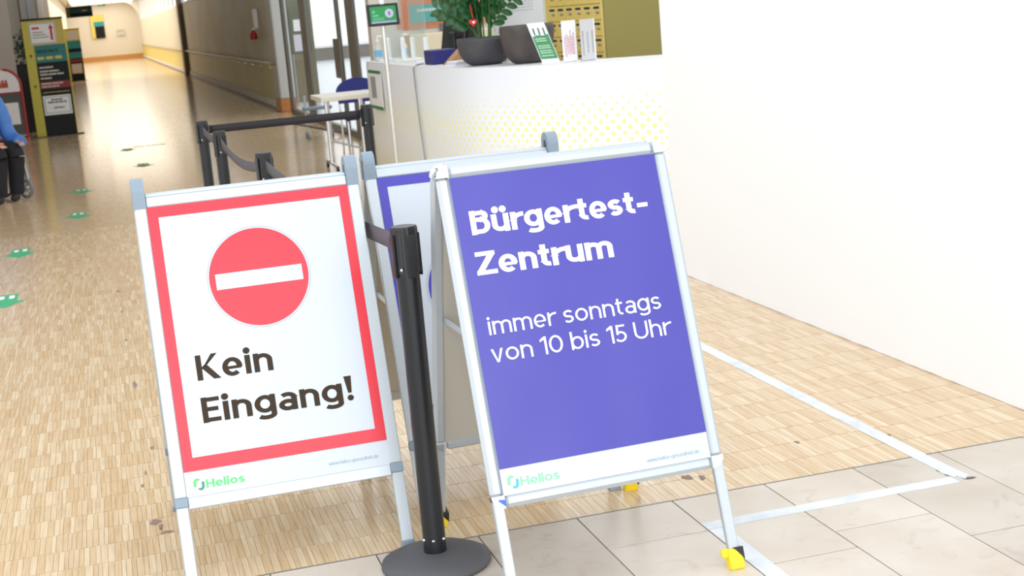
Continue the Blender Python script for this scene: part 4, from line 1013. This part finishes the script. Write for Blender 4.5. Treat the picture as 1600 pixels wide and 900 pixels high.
# red arched stand
ra = thing('arched_stand', (-1.42, 24.15, 0), 'red-framed arched display stand at the left edge of the picture', 'stand')
M_RF = mat('stand_red', (176, 26, 34), .35)
arch_ = [(-.26, 0, 0), (-.26, 0, .86)] + [(-.26*math.cos(R(a)), 0, .86+.26*math.sin(R(a))) for a in range(10, 171, 10)] + [(.26, 0, .86), (.26, 0, 0)]
MB().tube(arch_, .02, 10).build('frame', M_RF, ra)
MB().prism([(-.25, .76), (.25, .76), (.25, .86)] + [(.25*math.cos(R(a)), .86+.25*math.sin(R(a))) for a in range(10, 171, 10)] + [(-.25, .86)], -.006, .006, lambda a, b, h: (a, h, b)).build('header_panel', M_PAPER, ra)
MB().box(-.25, .25, -.006, .006, .10, .755).build('grey_panel', mat('stand_grey', (84, 84, 86), .6), ra)
pp = MB().box(-.06, .185, -.009, -.006, .26, .60).build('sheet', M_PAPER, ra)
for i in range(4): MB().lathe([(0, 0), (.022, 0), (.024, .05), (.016, .09), (.012, .12), (0, .12)], n=10).build('picture_item', mat('picture_red_orange', (190, 70, 40), .6), ra, (-.10+.05*i, -.012, .84)).scale = (1, .15, 1)
for z in (.05, .755): MB().tube([(-.26, 0, z), (.26, 0, z)], .014, 8).build('crossbar', M_RF, ra)
for sx in (-.26, .26): MB().tube([(sx, -.18, .02), (sx, .18, .02)], .02, 8).build('foot', M_RF, ra)
# dark planter column behind
dp = thing('potted_shrub', (-1.16, 26.2, 0), 'dark green shrub in a tall black planter behind the info pillar', 'plant')
MB().bbox(-.13, .15, -.13, .15, 0, 1.15, .01).build('planter', mat('planter_black', (20, 20, 22), .5), dp)
MB().tube([(0, 0, 1.1), (.01, 0, 1.5)], .012, 6).build('stem', M_STEM, dp)
rb_ = random.Random(21); fm = MB()
for i in range(160):
    c = Vector((rb_.gauss(0, .07), rb_.gauss(0, .07), 1.42+rb_.gauss(0, .13))); a = Vector((rb_.uniform(-1, 1), rb_.uniform(-1, 1), rb_.uniform(-.4, 1))).normalized()*.07; b = a.cross(Vector((rb_.random(), rb_.random(), rb_.random()))).normalized()*.022
    fm.add([c, c+a*.5+b, c+a, c+a*.5-b], [(0, 1, 2, 3)])
fo_ = fm.build('foliage', mat('dark_leaf', (34, 58, 34), .6), dp); fo_['kind'] = 'stuff'
# notice board seen through the glass door
nb = thing('notice_board', (3.34, 26.0, .9), 'dark teal notice board with pinned papers behind the glass door', 'notice board', R(0))
MB().bbox(-.02, .36, 0, .04, 0, .95, .006).build('board', mat('board_teal', (52, 74, 62), .6), nb)
MB().box(.08, .22, -.006, 0, .40, .60).build('paper', M_PAPER, nb); MB().box(.06, .24, -.006, 0, .05, .34).build('paper', mat('lilac_paper', (208, 208, 226), .6), nb)
for x in (.02, .32): MB().tube([(x, .02, -.9), (x, .02, 0)], .015, 8).build('post', M_GREY, nb)

# ------------------------------------------------------------------ seated person in a wheelchair
def skin(name, V, E_, M_, parent, sub=2):
    me = bpy.data.meshes.new(name); me.from_pydata([v[:3] for v in V], E_, []); me.materials.append(M_)
    o = link(name, me, parent); sk = o.modifiers.new('skin', 'SKIN'); sk.use_smooth_shade = True
    for i, v in enumerate(V):
        sv = me.skin_vertices[0].data[i]; r = v[3]; sv.radius = r if isinstance(r, tuple) else (r, r); sv.use_root = (i == 0)
    sb = o.modifiers.new('sub', 'SUBSURF'); sb.levels = sub; sb.render_levels = sub
    return o
# local axes: +x is the way the person faces, z up; base under the seat
pe = thing('person', (-1.165, 15.0, 0), 'seated person in a blue quilted jacket and black trousers, cut by the left edge', 'person', R(-42))
M_SKIN = mat('skin', (206, 160, 136), .5)
Vb = [(0, 0, .52, .10), (0, 0, .70, .09), (.03, 0, .92, .09), (.055, 0, 1.06, .055), (.07, 0, 1.11, .050), (.095, 0, 1.17, .070), (.10, 0, 1.24, .092), (.095, 0, 1.31, .088), (.085, 0, 1.36, .05)]
Eb = [(i, i+1) for i in range(8)]
def limb(V, E_, start, pts):
    k = len(V); V += pts; E_ += [(start, k)] + [(k+i, k+i+1) for i in range(len(pts)-1)]
for s in (-1, 1):
    limb(Vb, Eb, 2, [(.05, .17*s, .95, .03), (.085, .238*s, .80, .026), (.105, .248*s, .69, .026), (.165, .243*s, .61, .024), (.26, .22*s, .575, .022), (.345, .163*s, .565, .024)])
    limb(Vb, Eb, 0, [(.10, .09*s, .505, .05), (.285, .11*s, .475, .034), (.29, .11*s, .30, .03), (.265, .11*s, .10, .028), (.30, .08*s-.03, .05, .03)])
body = skin('body', Vb, Eb, M_SKIN, pe)
M_JK = mat('jacket_blue', (72, 124, 196), .6); M_TR = mat('black_trousers', (24, 25, 32), .8)
def rings(R_, n=28):      # R_: (x, y, z, rx, ry)
    vs = []; fs = []
    for x, y, z, rx, ry in R_:
        vs += [(x+rx*math.cos(2*math.pi*k/n), y+ry*math.sin(2*math.pi*k/n), z) for k in range(n)]
    for i in range(len(R_)-1): fs += [(i*n+k, i*n+(k+1) % n, (i+1)*n+(k+1) % n, (i+1)*n+k) for k in range(n)]
    return MB().add(vs, fs, True)
def lerp_tab(T_, t):
    for (t0, *a0), (t1, *a1) in zip(T_, T_[1:]):
        if t <= t1: q = (t-t0)/(t1-t0); return [u+(v-u)*q for u, v in zip(a0, a1)]
    return T_[-1][1:]
JT = [(.46, -.01, .185, .215), (.62, -.005, .18, .205), (.80, .01, .165, .205), (.93, .025, .145, .205), (1.0, .04, .115, .165), (1.05, .055, .08, .09), (1.10, .065, .068, .074)]
RJ = []
for i in range(65):
    z = .46 + .64*i/64; x, rx, ry = lerp_tab(JT, z); p_ = 1 - .055*(1-abs(math.sin(math.pi*(z-.46)/.072))**.6); RJ.append((x, 0, z, rx*p_, ry*p_))
jk = rings(RJ).build('jacket', M_JK, pe)
def sleeve(pts, r0, r1, n=48):
    P = spline3(pts, n); return MB().tube(P, [(r0+(r1-r0)*i/(len(P)-1))*(1-.07*(1-abs(math.sin(math.pi*i/5.3))**.6)) for i in range(len(P))], 18)
def spline3(P, n):
    out = []; m_ = len(P)-1
    for i in range(n+1):
        u = i/n*m_; k = min(int(u), m_-1); t = u-k; p0, p1, p2, p3 = [Vector(P[max(0, min(m_, j))]) for j in (k-1, k, k+1, k+2)]
        out.append(.5*((2*p1) + (p2-p0)*t + (2*p0-5*p1+4*p2-p3)*t*t + (3*p1-p0-3*p2+p3)*t**3))
    return out
for s in (-1, 1):
    sleeve([(.04, .13*s, .985), (.055, .19*s, .95), (.08, .235*s, .82), (.10, .25*s, .69), (.16, .245*s, .61), (.26, .22*s, .575), (.345, .165*s, .565)], .092, .062).build('sleeve', M_JK, jk)
tr_ = rings([(-.02, 0, .415, .13, .17), (-.02, 0, .46, .165, .19), (-.02, 0, .54, .16, .185)]).build('trousers', M_TR, pe)
for s in (-1, 1):
    P = spline3([(-.02, .09*s, .50), (.14, .105*s, .50), (.265, .11*s, .495), (.315, .11*s, .45), (.305, .11*s, .34), (.28, .11*s, .20), (.265, .11*s, .075)], 36)
    MB().tube(P, [.098-.030*i/36 for i in range(37)], 18).build('trouser_leg', M_TR, tr_)
for s in (-1, 1):
    skin('shoe', [(.25, .11*s, .050, .048), (.30, .10*s-.05, .045, .046), (.33, .10*s-.12, .036, .036)], [(0, 1), (1, 2)], mat('dark_shoe', (34, 34, 38), .6), pe)
    for k, dy in enumerate((-.024, -.008, .008, .024)):
        skin('finger', [(.355, .15*s+dy, .565, .010), (.40, .125*s+dy, .555, .009), (.42, .11*s+dy, .535, .008)], [(0, 1), (1, 2)], M_SKIN, body, 1)
    skin('thumb', [(.35, .14*s, .58, .010), (.375, .10*s, .58, .009), (.39, .085*s, .57, .008)], [(0, 1), (1, 2)], M_SKIN, body, 1)
MB().add(*(lambda n, m_: ([(.075+.115*math.cos(R(a_))*math.cos(2*math.pi*k/n)*1.0 - .012, .100*math.cos(R(a_))*math.sin(2*math.pi*k/n), 1.275+.125*math.sin(R(a_))) for a_ in (5, 25, 45, 65, 80, 89) for k in range(n)], [(i*n+k, i*n+(k+1) % n, (i+1)*n+(k+1) % n, (i+1)*n+k) for i in range(m_-1) for k in range(n)]))(24, 6), True).build('hair', mat('grey_hair', (150, 146, 140), .8), pe)
for s in (-1, 1):
    MB().lathe([(0, .006), (.008, .003), (.010, 0)], n=10).build('eye', M_PAPER, body, (.186, .030*s, 1.25)).rotation_euler = (0, R(90), 0)
    skin('ear', [(.095, .088*s, 1.26, .016), (.093, .090*s, 1.23, .012)], [(0, 1)], M_SKIN, body, 1)
skin('nose', [(.186, 0, 1.245, .010), (.203, 0, 1.215, .014)], [(0, 1)], M_SKIN, body, 1)
skin('mouth', [(.166, -.02, 1.165, .007), (.166, .02, 1.165, .007)], [(0, 1)], mat('lips', (176, 104, 96), .5), body, 1)
wc = thing('wheelchair', (-1.165, 15.0, 0), 'grey wheelchair with small spoked front wheel under the seated person', 'wheelchair', R(-42))
M_TUBE = mat('wheelchair_steel', (170, 172, 176), .3, .6)
MB().bbox(-.20, .26, -.22, .22, .385, .405, .006).build('seat', M_BLACK, wc); MB().bbox(-.245, -.225, -.22, .22, .44, .92, .006).build('backrest', M_BLACK, wc)
for s in (-1, 1):
    MB().tube([(-.235, .235*s, .30), (-.235, .235*s, .98), (-.33, .235*s, .98)], .012, 8).build('back_tube', M_TUBE, wc)
    MB().tube([(-.235, .235*s, .395), (.27, .235*s, .395), (.31, .235*s, .20)], .012, 8).build('side_tube', M_TUBE, wc)
    wh = MB().tube([(-.14+.29*math.cos(R(a)), .285*s, .30+.29*math.sin(R(a))) for a in range(0, 361, 15)], .013, 8, caps=False).build('wheel', M_BLACK, wc)
    for a in range(0, 180, 30): MB().tube([(-.14+.28*math.cos(R(a)), .285*s, .30+.28*math.sin(R(a))), (-.14-.28*math.cos(R(a)), .285*s, .30-.28*math.sin(R(a)))], .003, 5).build('spoke', M_TUBE, wh)
    MB().tube([(-.14, .20*s, .30), (-.14, .30*s, .30)], .02, 10).build('hub', M_TUBE, wc)
    cw_ = MB().tube([(.26+.082*math.cos(R(a)), .235*s, .10+.082*math.sin(R(a))) for a in range(0, 361, 20)], .017, 8, caps=False).build('castor', mat('grey_tyre', (120, 122, 126), .5), wc)
    MB().tube([(.26, .215*s, .10), (.26, .255*s, .10)], .03, 12).build('castor_hub', M_TUBE, cw_)
    for a in range(0, 180, 45): MB().tube([(.26+.08*math.cos(R(a)), .235*s, .10+.08*math.sin(R(a))), (.26-.08*math.cos(R(a)), .235*s, .10-.08*math.sin(R(a)))], .006, 5).build('castor_spoke', M_TUBE, cw_)
    MB().tube([(.26, .262*s, .10), (.26, .262*s, .22), (.27, .235*s, .39)], .010, 8).build('fork', M_TUBE, wc)

for o in bpy.data.objects:
    if o.name.split('.')[0] in ('print_lines', 'display_print'): o['kind'] = 'stuff'
